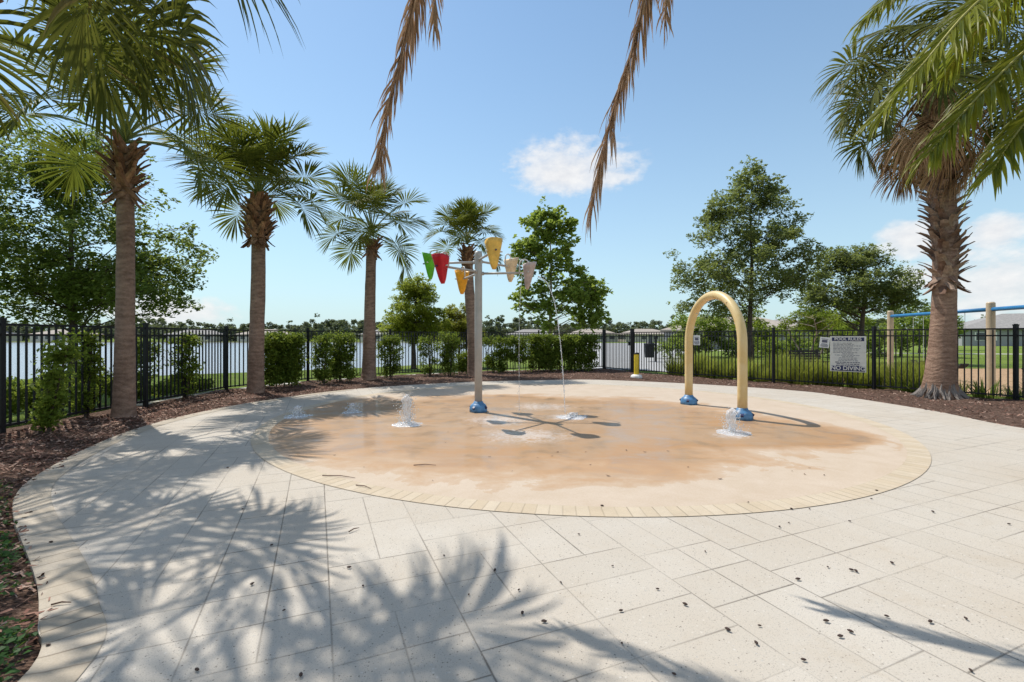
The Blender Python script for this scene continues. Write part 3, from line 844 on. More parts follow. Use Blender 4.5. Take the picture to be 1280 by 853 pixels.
stream([(bx + 0.10, by, 2.48), (bx + 0.26, by - 0.03, 2.36), (bx + 0.40, by - 0.06, 1.95), (bx + 0.49, by - 0.09, 1.3), (bx + 0.545, by - 0.11, 0.6), (bx + 0.575, by - 0.12, 0.02)], 0.008, 0.009, 'water_stream', 'curved stream of water spilling from the mauve bucket')
stream([(bx - 0.20, by - 0.02, 2.5), (bx - 0.23, by - 0.03, 2.1), (bx - 0.25, by - 0.03, 1.4), (bx - 0.25, by, 0.5), (bx - 0.25, by, 0.02)], 0.003, 0.004, 'water_stream', 'thin straight trickle of water falling left of the mauve bucket')

# ground jets
def jet(x, y, h, r, seed, label):
    root = thing('water_jet', label, 'water jet', (x, y, 0.006), group='ground jets on the splash pad')
    rr = random.Random(seed)
    mb = MB(); n = 16; rows = 16; vs = []; fs = []
    for i in range(rows):
        t = i / (rows - 1)
        rad = r * (0.45 + 0.55 * t ** 0.8) if t < 0.8 else r * max(0.12, math.cos((t - 0.8) / 0.2 * PI / 2))
        for k in range(n):
            a = 2 * PI * k / n; q = rad * (1 + 0.55 * noise.noise((math.cos(a) * 2 + seed, math.sin(a) * 2, t * 7)))
            vs.append((q * math.cos(a) + 0.012 * math.sin(t * 5 + seed), q * math.sin(a), t * h))
    for i in range(rows - 1):
        for k in range(n):
            a = i * n + k; b = i * n + (k + 1) % n; fs.append((a, b, b + n, a + n))
    fs.append(tuple((rows - 1) * n + k for k in range(n)))
    mb.add(vs, fs); mb.build('water_column', M['jet'], root, True)
    dv = MB()
    for k in range(int(420 * h / 0.45)):
        t = rr.random() ** 0.7; a = rr.uniform(0, 2 * PI); q = r * rr.uniform(0.6, 1.9) if rr.random() < 0.8 else r * rr.uniform(1, 3.2)
        p = Vector((q * math.cos(a), q * math.sin(a), t * h * rr.uniform(0.2, 1.08))); s = rr.uniform(0.003, 0.009)
        dv.add([p + Vector((s, 0, 0)), p - Vector((s, 0, 0)), p + Vector((0, s, 0)), p - Vector((0, s, 0)), p + Vector((0, 0, s * 1.4)), p - Vector((0, 0, s * 1.4))],
               [(0, 2, 4), (2, 1, 4), (1, 3, 4), (3, 0, 4), (2, 0, 5), (1, 2, 5), (3, 1, 5), (0, 3, 5)])
    dv.build('droplets', M['drop'], root)['kind'] = 'stuff'
    sp = MB(); vs = []; fs = []
    n = 28
    for i, (q, z) in enumerate(((0.02, 0.02), (r * 1.4, 0.022), (r * 2.3, 0.012), (r * 3.2, 0.001))):
        for k in range(n):
            a = 2 * PI * k / n; m = 1 + 0.4 * noise.noise((math.cos(a) * 1.7 + seed, math.sin(a) * 1.7, i * 0.6))
            vs.append((q * m * math.cos(a), q * m * math.sin(a), z * (1 + 0.6 * noise.noise((a * 3, i, seed)))))
    for i in range(3):
        for k in range(n):
            a = i * n + k; b = i * n + (k + 1) % n; fs.append((a, b, b + n, a + n))
    fs.append(tuple(range(n)))
    sp.add(vs, fs); sp.build('splash', M['jet'], root, True)
J = [(509, 531, 0.47, 0.075, 1, 'tallest white water jet rising left of the grey bucket post'),
     (915, 541.5, 0.36, 0.075, 2, 'white water jet splashing in front of the near blue foot of the arch'),
     (371, 521, 0.19, 0.07, 3, 'low water jet in the palm shade at the left rim of the pad'),
     (440, 516, 0.17, 0.055, 4, 'low water jet between the tallest jet and the left rim of the pad'),
     (716, 522, 0.08, 0.08, 5, 'wide low splash of water under the mauve bucket')]
for px, py, h, r, sd_, lb in J:
    x, y = gp(px, py); jet(x, y, h, r, sd_, lb)

# bollard
x, y = gp(795.5, 473)
bo = thing('bollard', 'yellow bollard on a round white base beside the gate', 'bollard', (x, y, 0))
mb = MB(); mb.lathe([(0.19, -0.03), (0.19, 0.05), (0.17, 0.10), (0.12, 0.125), (0.07, 0.13)], 28); mb.build('base', M['white'], bo, True)
mb = MB(); mb.lathe([(0.078, 0.11), (0.078, 0.80), (0.07, 0.815)], 24); mb.build('tube', M['bollard'], bo)
mb = MB(); mb.lathe([(0.082, 0.80), (0.082, 0.84), (0.06, 0.86)], 24); mb.build('cap', M['black'], bo)

# ------------------------------------------------------------------ playground swing frame
sw = thing('swing_set', 'swing frame with tan posts and a blue top beam behind the fence', 'swing frame', (13.0, 12.6, 0))
SP = [Vector((13.7, 16.8, 0)), Vector((13.0, 12.6, 0)), Vector((12.3, 8.4, 0))]
o0 = Vector((13.0, 12.6, 0))
for k, p in enumerate(SP):
    q = p - o0; mb = MB(); mb.tube([q + Vector((0, 0, -0.1)), q + Vector((0, 0, 2.3)), q + Vector((0, 0, 2.33))], [0.095, 0.095, 0.07], 18); mb.build('post', M['tanpost'], sw, False)
mb = MB()
for a, b in zip(SP[:-1], SP[1:]): mb.tube([a - o0 + Vector((0, 0, 2.13)), b - o0 + Vector((0, 0, 2.13))], 0.055, 14)
mb.build('top_beam', M['blue_beam'], sw, True)
SWL = ['farther swing with a black seat between the two tan posts', 'nearer swing with a black seat beside the thick palm trunk', 'swing hanging in the bay at the right edge of the playground']
for k, (i, t) in enumerate(((0, 0.339), (0, 0.737), (1, 0.30))):
    p = SP[i].lerp(SP[i + 1], t); d = (SP[i + 1] - SP[i]).normalized()
    s = thing('swing', SWL[k], 'swing', (p.x, p.y, 0), group='swings hanging from the blue beam')
    mb = MB()
    for sg_ in (-1, 1): mb.tube([d * 0.24 * sg_ + Vector((0, 0, 0.6)), d * 0.24 * sg_ + Vector((0, 0, 2.1))], 0.008, 6)
    mb.build('chain', M['galv'], s)
    mb = MB(); prev = None
    for j in range(9):
        u = -1 + j / 4; z = 0.60 - 0.14 * (1 - u * u)
        q = d * 0.24 * u + Vector((0, 0, z))
        if prev is not None: mb.bar(prev, q, 0.2, 0.03)
        prev = q
    mb.build('seat', M['rubber'], s)

# dark bin on a post seen through the gate bars, dark bench
x, y = 8.0, 27.0
g = thing('trash_bin', 'dark lidded bin on a post behind the fence near the gate', 'bin', (x, y, -0.06))
mb = MB(); mb.lathe([(0.26, 0.25), (0.28, 0.6), (0.28, 0.95)], 16); mb.build('body', M['black'], g)
mb = MB(); mb.lathe([(0.32, 0.95), (0.30, 1.05), (0.12, 1.18)], 16); mb.build('lid', M['black'], g)
mb = MB(); mb.tube([(0.36, 0, 0), (0.36, 0, 1.5)], 0.05, 8); mb.build('post', M['black'], g)
g = thing('park_bench', 'black bench under the lime green tree behind the fence', 'bench', (11.9, 18.6, -0.06), 0.15)
mb = MB()
for k in range(4): mb.box((0, -0.15 + 0.11 * k, 0.46), (1.5, 0.09, 0.035))
mb.build('seat', M['black'], g)
mb = MB()
for k in range(4): mb.box((0, 0.25 + 0.02 * k, 0.56 + 0.1 * k), (1.5, 0.03, 0.08))
mb.build('backrest', M['black'], g)
for sx in (-0.62, 0.62):
    mb = MB(); mb.bar((sx, -0.16, 0), (sx, -0.16, 0.45), 0.05, 0.05); mb.bar((sx, 0.22, 0), (sx, 0.32, 0.92), 0.05, 0.05); mb.bar((sx, -0.18, 0.43), (sx, 0.24, 0.43), 0.05, 0.04); mb.build('leg', M['black'], g)

# ------------------------------------------------------------------ palms
def fan_frond(el, Lp, Lb, dp, db, rng, nseg=44, span=150, wmax=0.036, tipd=0.9, pet_r=0.014, fold=0.28, mats=None, dead=False):
    """costapalmate leaf in the x-z plane of its own frame (x outwards)"""
    mb = MB()
    p = Vector((0, 0, 0)); path = [p.copy()]; ang = el; N = 8
    side = rng.uniform(-0.25, 0.25); yaw = 0
    for i in range(N):
        ang -= dp / N; yaw += side / N
        p = p + Vector((math.cos(ang) * math.cos(yaw), math.cos(ang) * math.sin(yaw), math.sin(ang))) * (Lp / N); path.append(p.copy())
    mb.mi = 1
    mb.tube(path, [pet_r * (1.9 - 1.2 * i / N) for i in range(N + 1)], 5)
    mb.mi = 0
    cost = [p.copy()]; dirs = [ang]
    NC = 6
    for i in range(NC):
        ang -= db / NC
        p = p + Vector((math.cos(ang) * math.cos(yaw), math.cos(ang) * math.sin(yaw), math.sin(ang))) * (Lb * 0.42 / NC); cost.append(p.copy()); dirs.append(ang)
    for k in range(nseg):
        th = -span + 2 * span * (k + 0.5) / nseg + rng.uniform(-2, 2)
        a = R(th); t = max(0.0, 1 - abs(th) / span) ** 0.8
        ci = t * NC; i = int(min(ci, NC - 1)); f = ci - i
        o = cost[i].lerp(cost[i + 1], f); an = dirs[i] + (dirs[i + 1] - dirs[i]) * f
        fw = Vector((math.cos(an) * math.cos(yaw), math.cos(an) * math.sin(yaw), math.sin(an))); sd = Vector((-math.sin(yaw), math.cos(yaw), 0)); up = sd.cross(fw) * -1
        if up.z < 0: up = -up
        d = (fw * math.cos(a) + sd * math.sin(a) + up * fold * abs(math.sin(a)) + Vector((rng.gauss(0, 0.03), rng.gauss(0, 0.03), rng.gauss(0, 0.04)))).normalized()
        L = Lb * (0.62 + 0.38 * max(0.0, 1 - abs(th) / span) ** 0.5 if abs(th) > 60 else 0.95) * rng.uniform(0.86, 1.08) * (1 - 0.36 * t)
        dth = R(2 * span / nseg)
        NS = 6; q = o.copy(); pts = []
        td = tipd * rng.uniform(0.6, 1.5)
        for s in range(NS + 1):
            u = s / NS; w = min(2 * u * L * math.sin(dth / 2) * 1.15 + 0.004, wmax * (1.02 - u ** 2.2))
            wd = d.cross(Vector((0, 0, 1)))
            wd = (sd * math.cos(a) - fw * math.sin(a)); wd = (wd - d * wd.dot(d))
            if wd.length < 1e-4: wd = sd.copy()
            wd.normalize(); nn = d.cross(wd)
            pts.append((q - wd * w / 2, q + nn * w * 0.28, q + wd * w / 2))
            d = (d + Vector((0, 0, -1)) * td * (u ** 1.3) * 0.42 + Vector((rng.gauss(0, 0.02), rng.gauss(0, 0.02), 0))).normalized()
            q = q + d * (L / NS)
        vs = [v for tr in pts for v in tr]; fs = []
        for s in range(NS):
            b = 3 * s; fs += [(b, b + 1, b + 4, b + 3), (b + 1, b + 2, b + 5, b + 4)]
        mb.add(vs, fs)
    return mb

def boots(mb, z0, z1, r, n, rng, lean=None, out=0.10, length=0.3, up=True, pitch=0.09):
    """criss-cross leaf bases round a trunk"""
    rows = max(2, int((z1 - z0) / pitch))
    for i in range(rows):
        for k in range(n):
            t = (i + rng.uniform(-.25, .25)) / rows
            z = z0 + (z1 - z0) * t; a = 2 * PI * (k + 0.5 * (i % 2)) / n + rng.uniform(-.1, .1)
            c = lean(z) if lean else Vector((0, 0, z))
            dr = Vector((math.cos(a), math.sin(a), 0)); sd = Vector((-dr.y, dr.x, 0)) * rng.choice((-1, 1))
            L = length * rng.uniform(0.7, 1.25); w = r * 2.2 / n * rng.uniform(0.9, 1.3) + 0.02
            p = c + dr * r * 0.9; vs = []
            sk = rng.uniform(0.25, 0.85)
            for s in range(5):
                u = s / 4
                q = p + dr * (out * rng.uniform(0.85, 1.15) * u ** 1.5) + Vector((0, 0, L * u * (1 if up else -1))) + sd * sk * L * u
                ww = w * (1 - 0.55 * u); th = 0.018 * (1 - 0.5 * u)
                vs += [q - sd * ww - dr * th, q + dr * th, q + sd * ww - dr * th]
            fs = []
            for s in range(4):
                b = 3 * s; fs += [(b, b + 1, b + 4, b + 3), (b + 1, b + 2, b + 5, b + 4), (b + 2, b, b + 3, b + 5)]
            fs.append((12, 13, 14)); mb.add(vs, fs)

def trunk_mesh(pts, rads, n=22, rough=0.05, seed=0.0, ringamp=0.005):
    mb = MB(); P = catmull([Vector(p) for p in pts], 14); m = len(P); vs = []; fs = []
    for i, p in enumerate(P):
        t = i / (m - 1) * (len(rads) - 1); k = int(min(t, len(rads) - 2)); f = t - k; r = rads[k] * (1 - f) + rads[k + 1] * f
        for j in range(n):
            a = 2 * PI * j / n
            q = r * (1 + rough * noise.noise((math.cos(a) * 2 + seed, math.sin(a) * 2, p.z * 3)) + ringamp * math.sin(p.z * 55 + 2 * noise.noise((a, p.z, seed))))
            vs.append((p.x + q * math.cos(a), p.y + q * math.sin(a), p.z))
    for i in range(m - 1):
        for j in range(n):
            a = i * n + j; b = i * n + (j + 1) % n; fs.append((a, b, b + n, a + n))
    fs.append(tuple((m - 1) * n + j for j in range(n)))
    mb.add(vs, fs); return mb

def sabal(x, y, label, seed, pts, rads, bz, br, nfr, Lp, Lb, elr, name='sabal_palm', mat='sabal', boot=True, nseg=58, azlist=None, group='slim fan palms along the lake fence', tipd=0.38, wmax=0.056):
    rng = random.Random(seed)
    root = thing(name, label, 'palm tree', (x, y, -0.02), group=group)
    tr = trunk_mesh(pts, rads, seed=seed).build('trunk', M['bark_palm'], root, True)
    top = Vector(pts[-1])
    if boot:
        mb = MB(); boots(mb, bz[0], bz[1], br, 9, rng, lambda z: Vector((top.x, top.y, z)), 0.17, 0.22)
        boots(mb, bz[0] - 0.06, bz[0] + 0.1, br * 0.8, 6, rng, lambda z: Vector((top.x, top.y, z)), 0.16, 0.22, False)
        mb.build('boots', M['boot'], root)
    for i in range(nfr):
        az = i * 2.399963 + rng.uniform(-.25, .25)
        t = i / max(1, nfr - 1)
        el = R(elr[0] + (elr[1] - elr[0]) * t ** 0.6 + rng.uniform(-6, 6))
        lp = Lp * rng.uniform(0.8, 1.15); lb = Lb * rng.uniform(0.88, 1.1)
        if t > 0.82: lp *= 0.75
        mb = fan_frond(el, lp, lb, R(6 + 24 * (1 - t)), R(16 + 42 * (1 - t)), rng, nseg, 150 if t < 0.85 else 110, wmax, tipd)
        o = mb.build('frond', [M[mat], M['petiole']], root)
        o.location = (top.x, top.y, top.z + 0.12 + 0.16 * t); o.rotation_euler = (rng.uniform(-.5, .5) * 0.4, 0, az)
    return root

PG = 'slim fan palms along the lake fence'
x, y = gp(155, 521)
sabal(x, y, 'fan palm with dark brown trunk and ragged orange boots nearest the left fence end', 21,
      [(0, 0, -0.05), (0, 0, 0.25), (0.02, 0, 1.5), (0.03, 0, 3.0), (0.02, 0, 4.65)], [0.21, 0.165, 0.138, 0.128, 0.12], (3.95, 4.72), 0.18, 22, 1.3, 1.1, (2, 84))
x, y = gp(320, 491)
sabal(x, y, 'full crowned fan palm with a fat bulb of crossed boots, beside the square hedge block', 8,
      [(0, 0, -0.05), (0, 0, 0.3), (0.02, 0, 1.5), (0.06, 0, 3.0), (0.05, 0, 4.72)], [0.24, 0.19, 0.168, 0.16, 0.15], (3.85, 4.8), 0.26, 27, 1.0, 1.15, (8, 86))
x, y = gp(461, 475)
sabal(x, y, 'smooth trunked fan palm with drooping lower fronds left of the yellow green tree', 33,
      [(0, 0, -0.05), (0, 0, 0.3), (0.02, 0, 1.5), (0.05, 0, 3.0), (0.1, 0, 4.55)], [0.30, 0.225, 0.185, 0.165, 0.15], (4.2, 4.5), 0.2, 22, 1.2, 1.15, (-10, 86))
x, y = gp(591, 469)
sabal(x, y, 'small crowned fan palm with a slightly bent trunk right behind the grey bucket post', 44,
      [(0, 0, -0.05), (0.02, 0, 0.3), (0.0, 0, 1.5), (-0.12, 0, 3.0), (-0.2, 0, 4.65)], [0.27, 0.22, 0.20, 0.18, 0.165], (4.0, 4.6), 0.21, 20, 0.85, 0.95, (5, 86))

# near palm just off the left side: only its fronds and shadow reach the picture
def near_fan():
    rng = random.Random(70)
    root = thing('fan_palm', 'big near fan palm whose drooping green fronds hang into the upper left corner', 'palm tree', (-5.45, 4.05, -0.02))
    trunk_mesh([(0, 0, -0.05), (0, 0, 0.3), (-0.05, 0, 2), (0.1, 0.05, 4.0), (0.35, 0.1, 5.6)], [0.4, 0.3, 0.25, 0.22, 0.2], seed=9).build('trunk', M['bark_palm'], root, True)
    mb = MB(); boots(mb, 4.4, 5.5, 0.26, 10, rng, lambda z: Vector((0.28, 0.1, z)), 0.16, 0.3); mb.build('boots', M['boot'], root)
    spec = []
    for i in range(9):
        spec.append((i * 137.5, -10 + 85 * i / 8 + rng.uniform(-6, 6), 1.5, 1.45))
    spec += [(-2, 28, 1.9, 1.75), (22, 6, 1.6, 1.6), (-25, 30, 1.9, 1.6), (55, 8, 1.5, 1.4), (-48, 22, 1.9, 1.5), (8, 48, 2.0, 1.6), (-14, 50, 1.95, 1.55), (85, 10, 1.3, 1.4)]
    for az, el, lp, lb in spec:
        mb = fan_frond(R(el), lp * rng.uniform(.92, 1.08), lb, R(42), R(55), rng, 46, 140, 0.062, 0.9, 0.017)
        o = mb.build('frond', [M['fan'], M['petiole']], root)
        o.location = (0.35, 0.1, 5.5 + rng.uniform(-.15, .15)); o.rotation_euler = (0, 0, R(az) + rng.uniform(-.06, .06))
near_fan()

# thick palm on the right
def thick_palm():
    rng = random.Random(90)
    X, Y = gp(1175, 497)
    root = thing('thick_palm', 'thick trunked palm with a ruff of old leaf stubs and brown dead fronds', 'palm tree', (X, Y, -0.02))
    trunk_mesh([(0, 0, -0.05), (0, 0, 0.35), (0.05, 0, 1.2), (0.10, 0, 2.4), (0.12, 0, 3.6), (0.0, 0, 5.2), (-0.12, 0, 7.2)], [0.40, 0.30, 0.245, 0.215, 0.235, 0.235, 0.23], 30, 0.06, 3, 0.008).build('trunk', M['bark_big'], root, True)
    mb = MB()
    for k in range(46):
        a = 2 * PI * k / 46 + rng.uniform(-.05, .05); dr = Vector((math.cos(a), math.sin(a), 0)); sd = Vector((-dr.y, dr.x, 0))
        r0 = 0.33; L = rng.uniform(0.12, 0.26); h = rng.uniform(0.22, 0.38)
        vs = [];
        for s in range(4):
            u = s / 3; q = dr * (r0 - 0.06 + L * u ** 1.4) + Vector((0, 0, h * (1 - u) ** 1.2 + 0.0)) + sd * 0.05 * u * rng.uniform(-1, 1); w = 0.05 * (1 - 0.7 * u)
            vs += [q - sd * w, q + dr * 0.03 + Vector((0, 0, 0.02)), q + sd * w]
        fs = []
        for s in range(3):
            b = 3 * s; fs += [(b, b + 1, b + 4, b + 3), (b + 1, b + 2, b + 5, b + 4)]
        mb.add(vs, fs)
    mb.build('root_skirt', M['root'], root)
    cl = lambda z: Vector((0.12 - 0.12 * max(0, (z - 3.6) / 1.4), 0, z))
    mb = MB(); boots(mb, 2.75, 5.3, 0.225, 6, rng, cl, 0.24, 0.25, True, 0.12); boots(mb, 2.62, 2.9, 0.22, 7, rng, cl, 0.2, 0.2, False)
    mb.build('leaf_stubs', M['boot_grey'], root)
    mb = MB(); boots(mb, 5.6, 7.1, 0.22, 9, rng, lambda z: Vector((-0.05, 0, z)), 0.12, 0.35); mb.build('boots', M['boot'], root)
    n = 34
    for i in range(n):
        t = i / (n - 1); az = i * 2.399963 + rng.uniform(-.2, .2); el = R(-16 + 98 * t ** .8 + rng.uniform(-7, 7))
        mb = fan_frond(el, 1.45 * rng.uniform(.85, 1.1) * (0.75 if t > .85 else 1), 1.35 * rng.uniform(.9, 1.1), R(38), R(65), rng, 42, 145, 0.062, 1.0, 0.02)
        o = mb.build('frond', [M['fan'], M['petiole']], root); o.location = (-0.12, 0, 7.0 + 0.35 * t); o.rotation_euler = (rng.uniform(-.2, .2), 0, az)
    for i in range(20):
        az = i * 2 * PI / 20 + rng.uniform(-.15, .15); el = R(-8 - rng.uniform(0, 34))
        mb = fan_frond(el, 1.0 * rng.uniform(.8, 1.85), 1.25 * rng.uniform(.85, 1.2), R(50), R(48), rng, 46, 75, 0.035, 2.2, 0.018, 0.1)
        o = mb.build('dead_frond', [M['dead2'], M['dead2']], root); o.location = (-0.1, 0, 7.05 + rng.uniform(-.35, .2)); o.rotation_euler = (rng.uniform(-.2, .2), 0, az)
        o['label'] = 'brown dead frond hanging from the crown'
thick_palm()

def pinnate(path, n, leaf, rng, droop, wid=0.022, spread=62, rr0=0.02, tipk=0.35, hang=0.0, jit=0.06):
    """feather leaf along a 3-D path"""
    mb = MB(); P = catmull([Vector(p) for p in path], 12); m = len(P)
    mb.mi = 1; mb.tube(P, [rr0 * (1 - 0.85 * i / m) for i in range(m)], 6); mb.mi = 0
    cum = [0]
    for i in range(1, m): cum.append(cum[-1] + (P[i] - P[i - 1]).length)
    tot = cum[-1]
    for k in range(n):
        u = 0.06 + 0.93 * (k + rng.uniform(-.3, .3)) / n; s = max(0, min(tot * 0.999, u * tot))
        i = max(j for j in range(m) if cum[j] <= s); i = min(i, m - 2)
        o = P[i].lerp(P[i + 1], (s - cum[i]) / max(1e-6, cum[i + 1] - cum[i])); fw = (P[i + 1] - P[i]).normalized()
        sd0 = fw.cross(Vector((0, 0, 1)))
        if sd0.length < 0.15: sd0 = fw.cross(Vector((0, 1, 0)))
        sd0.normalize(); up = sd0.cross(fw)
        if up.z < 0: up = -up
        for sg_ in (-1, 1):
            a = R(spread * (1 - 0.55 * u)) * rng.uniform(.85, 1.15)
            d = (fw * math.cos(a) + sd0 * sg_ * math.sin(a) + up * rng.uniform(-.05, .35) + Vector((rng.gauss(0, jit), rng.gauss(0, jit), rng.gauss(0, jit) - hang))).normalized()
            L = leaf * (math.sin(PI * min(1, 0.18 + 0.75 * u)) * (1 - tipk) + tipk) * rng.uniform(.82, 1.1)
            NS = 4; q = o.copy(); pts = []; dd = droop * rng.uniform(.6, 1.5)
            for j in range(NS + 1):
                v = j / NS; w = wid * (1.0 if v < .4 else (1 - (v - .4) / .6) ** 0.8) + 0.001
                wd = d.cross(up); wd = fw - d * fw.dot(d)
                if wd.length < 1e-3: wd = sd0.copy()
                wd.normalize(); nn = d.cross(wd)
                pts.append((q - wd * w / 2, q + nn * w * 0.3, q + wd * w / 2))
                d = (d + Vector((0, 0, -1)) * dd * v * 0.5 + Vector((rng.gauss(0, jit * .6), rng.gauss(0, jit * .6), 0))).normalized(); q = q + d * L / NS
            vs = [v for tr in pts for v in tr]; fs = []
            for j in range(NS):
                b = 3 * j; fs += [(b, b + 1, b + 4, b + 3), (b + 1, b + 2, b + 5, b + 4)]
            mb.add(vs, fs)
    return mb

# feather palm off the right side: green fronds arch into the upper right corner
def feather_right():
    rng = random.Random(5); X, Y = 5.6, 4.0
    root = thing('feather_palm', 'feather leaved palm whose glossy green fronds arch in from the upper right corner', 'palm tree', (X, Y, -0.02))
    trunk_mesh([(0, 0, -0.05), (0, 0, 0.3), (0, 0, 2), (0, 0, 4.6)], [0.35, 0.26, 0.22, 0.2], seed=19).build('trunk', M['bark_palm'], root, True)
    b = Vector((5.6, 4.0, 4.6)); o = Vector((X, Y, -0.02))
    fr = [[b, (4.7, 3.85, 4.75), (3.75, 3.7, 4.08), (3.2, 3.62, 3.50), (2.80, 3.58, 3.06)],
          [b, (4.9, 3.75, 4.4), (4.0, 3.6, 3.62), (3.45, 3.5, 3.12), (3.05, 3.42, 2.70)],
          [b, (5.0, 3.7, 4.1), (4.1, 3.5, 3.25), (3.72, 3.42, 2.88), (3.45, 3.35, 2.55)],
          [b, (4.9, 4.2, 5.1), (4.1, 4.3, 4.95), (3.6, 4.3, 4.62), (3.22, 4.25, 4.28)],
          [b, (5.2, 3.4, 4.9), (4.7, 2.8, 4.9), (4.0, 2.2, 4.5), (3.4, 1.8, 3.9)],
          [b, (6.2, 4.2, 5.2), (7.0, 4.4, 5.0), (7.8, 4.6, 4.2)], [b, (5.7, 4.8, 5.3), (5.8, 5.6, 5.3), (5.9, 6.4, 4.9)],
          [b, (5.9, 3.3, 5.3), (6.2, 2.4, 5.1), (6.5, 1.6, 4.4)], [b, (5.6, 4.05, 5.5), (5.4, 4.2, 6.4), (5.1, 4.3, 7.0)]]
    for k, path in enumerate(fr):
        mb = pinnate([Vector(p) - o for p in path], 96, 0.62, rng, 1.1, 0.028, 58, 0.022, 0.35, 0.25)
        mb.build('frond', [M['date'], M['rachis']], root)
feather_right()

# queen palm behind the photographer: its two dead fronds hang into view
def queen_palm():
    rng = random.Random(15); X, Y = 0.35, -1.2
    root = thing('queen_palm', 'tall palm overhead from which two brown dead fronds hang against the sky', 'palm tree', (X, Y, -0.02))
    trunk_mesh([(0, 0, -0.05), (0, 0, 0.3), (0, 0, 2.5), (0, 0, 5.6)], [0.3, 0.2, 0.16, 0.14], seed=29).build('trunk', M['bark_palm'], root, True)
    b = Vector((0.35, -1.0, 5.5)); o = Vector((X, Y, -0.02))
    dead = [[b, (0.2, 0.6, 6.0), (-0.25, 2.2, 5.7), (-0.48, 3.0, 4.9), (-0.66, 3.25, 3.85), (-0.86, 3.3, 3.1), (-0.95, 3.3, 2.57)],
            [b, (0.5, 0.6, 6.0), (0.85, 2.2, 5.7), (1.02, 3.0, 4.9), (0.93, 3.25, 3.75), (0.71, 3.3, 2.95), (0.55, 3.32, 2.24)],
            [b, (0.25, 0.7, 6.1), (-0.1, 2.3, 5.8), (-0.35, 3.0, 5.0), (-0.52, 3.3, 4.2), (-0.56, 3.32, 3.5)],
            [b, (0.55, 0.7, 6.1), (0.95, 2.3, 5.8), (1.1, 3.0, 5.0), (1.12, 3.3, 4.2), (1.09, 3.32, 3.55)]]
    lab = ['dead brown frond hanging above the small crowned palm', 'dead brown frond hanging in front of the white cloud', 'short dead frond beside the left hanging frond', 'short dead frond beside the right hanging frond']
    for k, path in enumerate(dead):
        mb = pinnate([Vector(p) - o for p in path], 420 if k < 2 else 170, 0.46 if k < 2 else 0.34, rng, 2.0, 0.0125, 48, 0.026, 0.5, 0.7, 0.12)
        mb.build('dead_frond', [M['dead'], M['dead']], root)['label'] = lab[k]
    for k in range(9):
        a = R(150 + k * 27); dr = Vector((math.cos(a), math.sin(a), 0))
        path = [b, b + dr * 0.9 + Vector((0, 0, 0.7)), b + dr * 2.0 + Vector((0, 0, 0.8)), b + dr * 3.0 + Vector((0, 0, 0.0)), b + dr * 3.5 + Vector((0, 0, -0.8))]
        pinnate([Vector(p) - o for p in path], 44, 0.5, rng, 0.9, 0.024, 58, 0.022).build('frond', [M['date'], M['rachis']], root)
queen_palm()

# ------------------------------------------------------------------ broadleaf trees
def leaf_cloud(centers, radii, counts, size, rs, flat=0.75, upb=0.6, aspect=0.5):
    P = []; 
    for c, r, n in zip(centers, radii, counts):
        d = rs.normal(0, 1, (n, 3)); d /= np.linalg.norm(d, axis=1)[:, None]
        q = rs.rand(n) ** 0.45
        P.append(np.array(c)[None] + d * (q * r)[:, None] * np.array([1, 1, flat])[None])
    P = np.concatenate(P); N = len(P)
    nrm = rs.normal(0, 1, (N, 3)); nrm /= np.linalg.norm(nrm, axis=1)[:, None]; nrm[:, 2] = np.abs(nrm[:, 2]) + upb; nrm /= np.linalg.norm(nrm, axis=1)[:, None]
    t = rs.normal(0, 1, (N, 3)); t -= nrm * (t * nrm).sum(1)[:, None]; t /= np.linalg.norm(t, axis=1)[:, None]
    b = np.cross(nrm, t); L = size * rs.uniform(0.6, 1.3, N)[:, None]; W = L * aspect
    droop = nrm * L * 0.12
    return np.stack([P - t * L / 2 - droop, P + b * W / 2 + t * L * 0.05, P + t * L / 2 - droop, P - b * W / 2 + t * L * 0.05], 1)

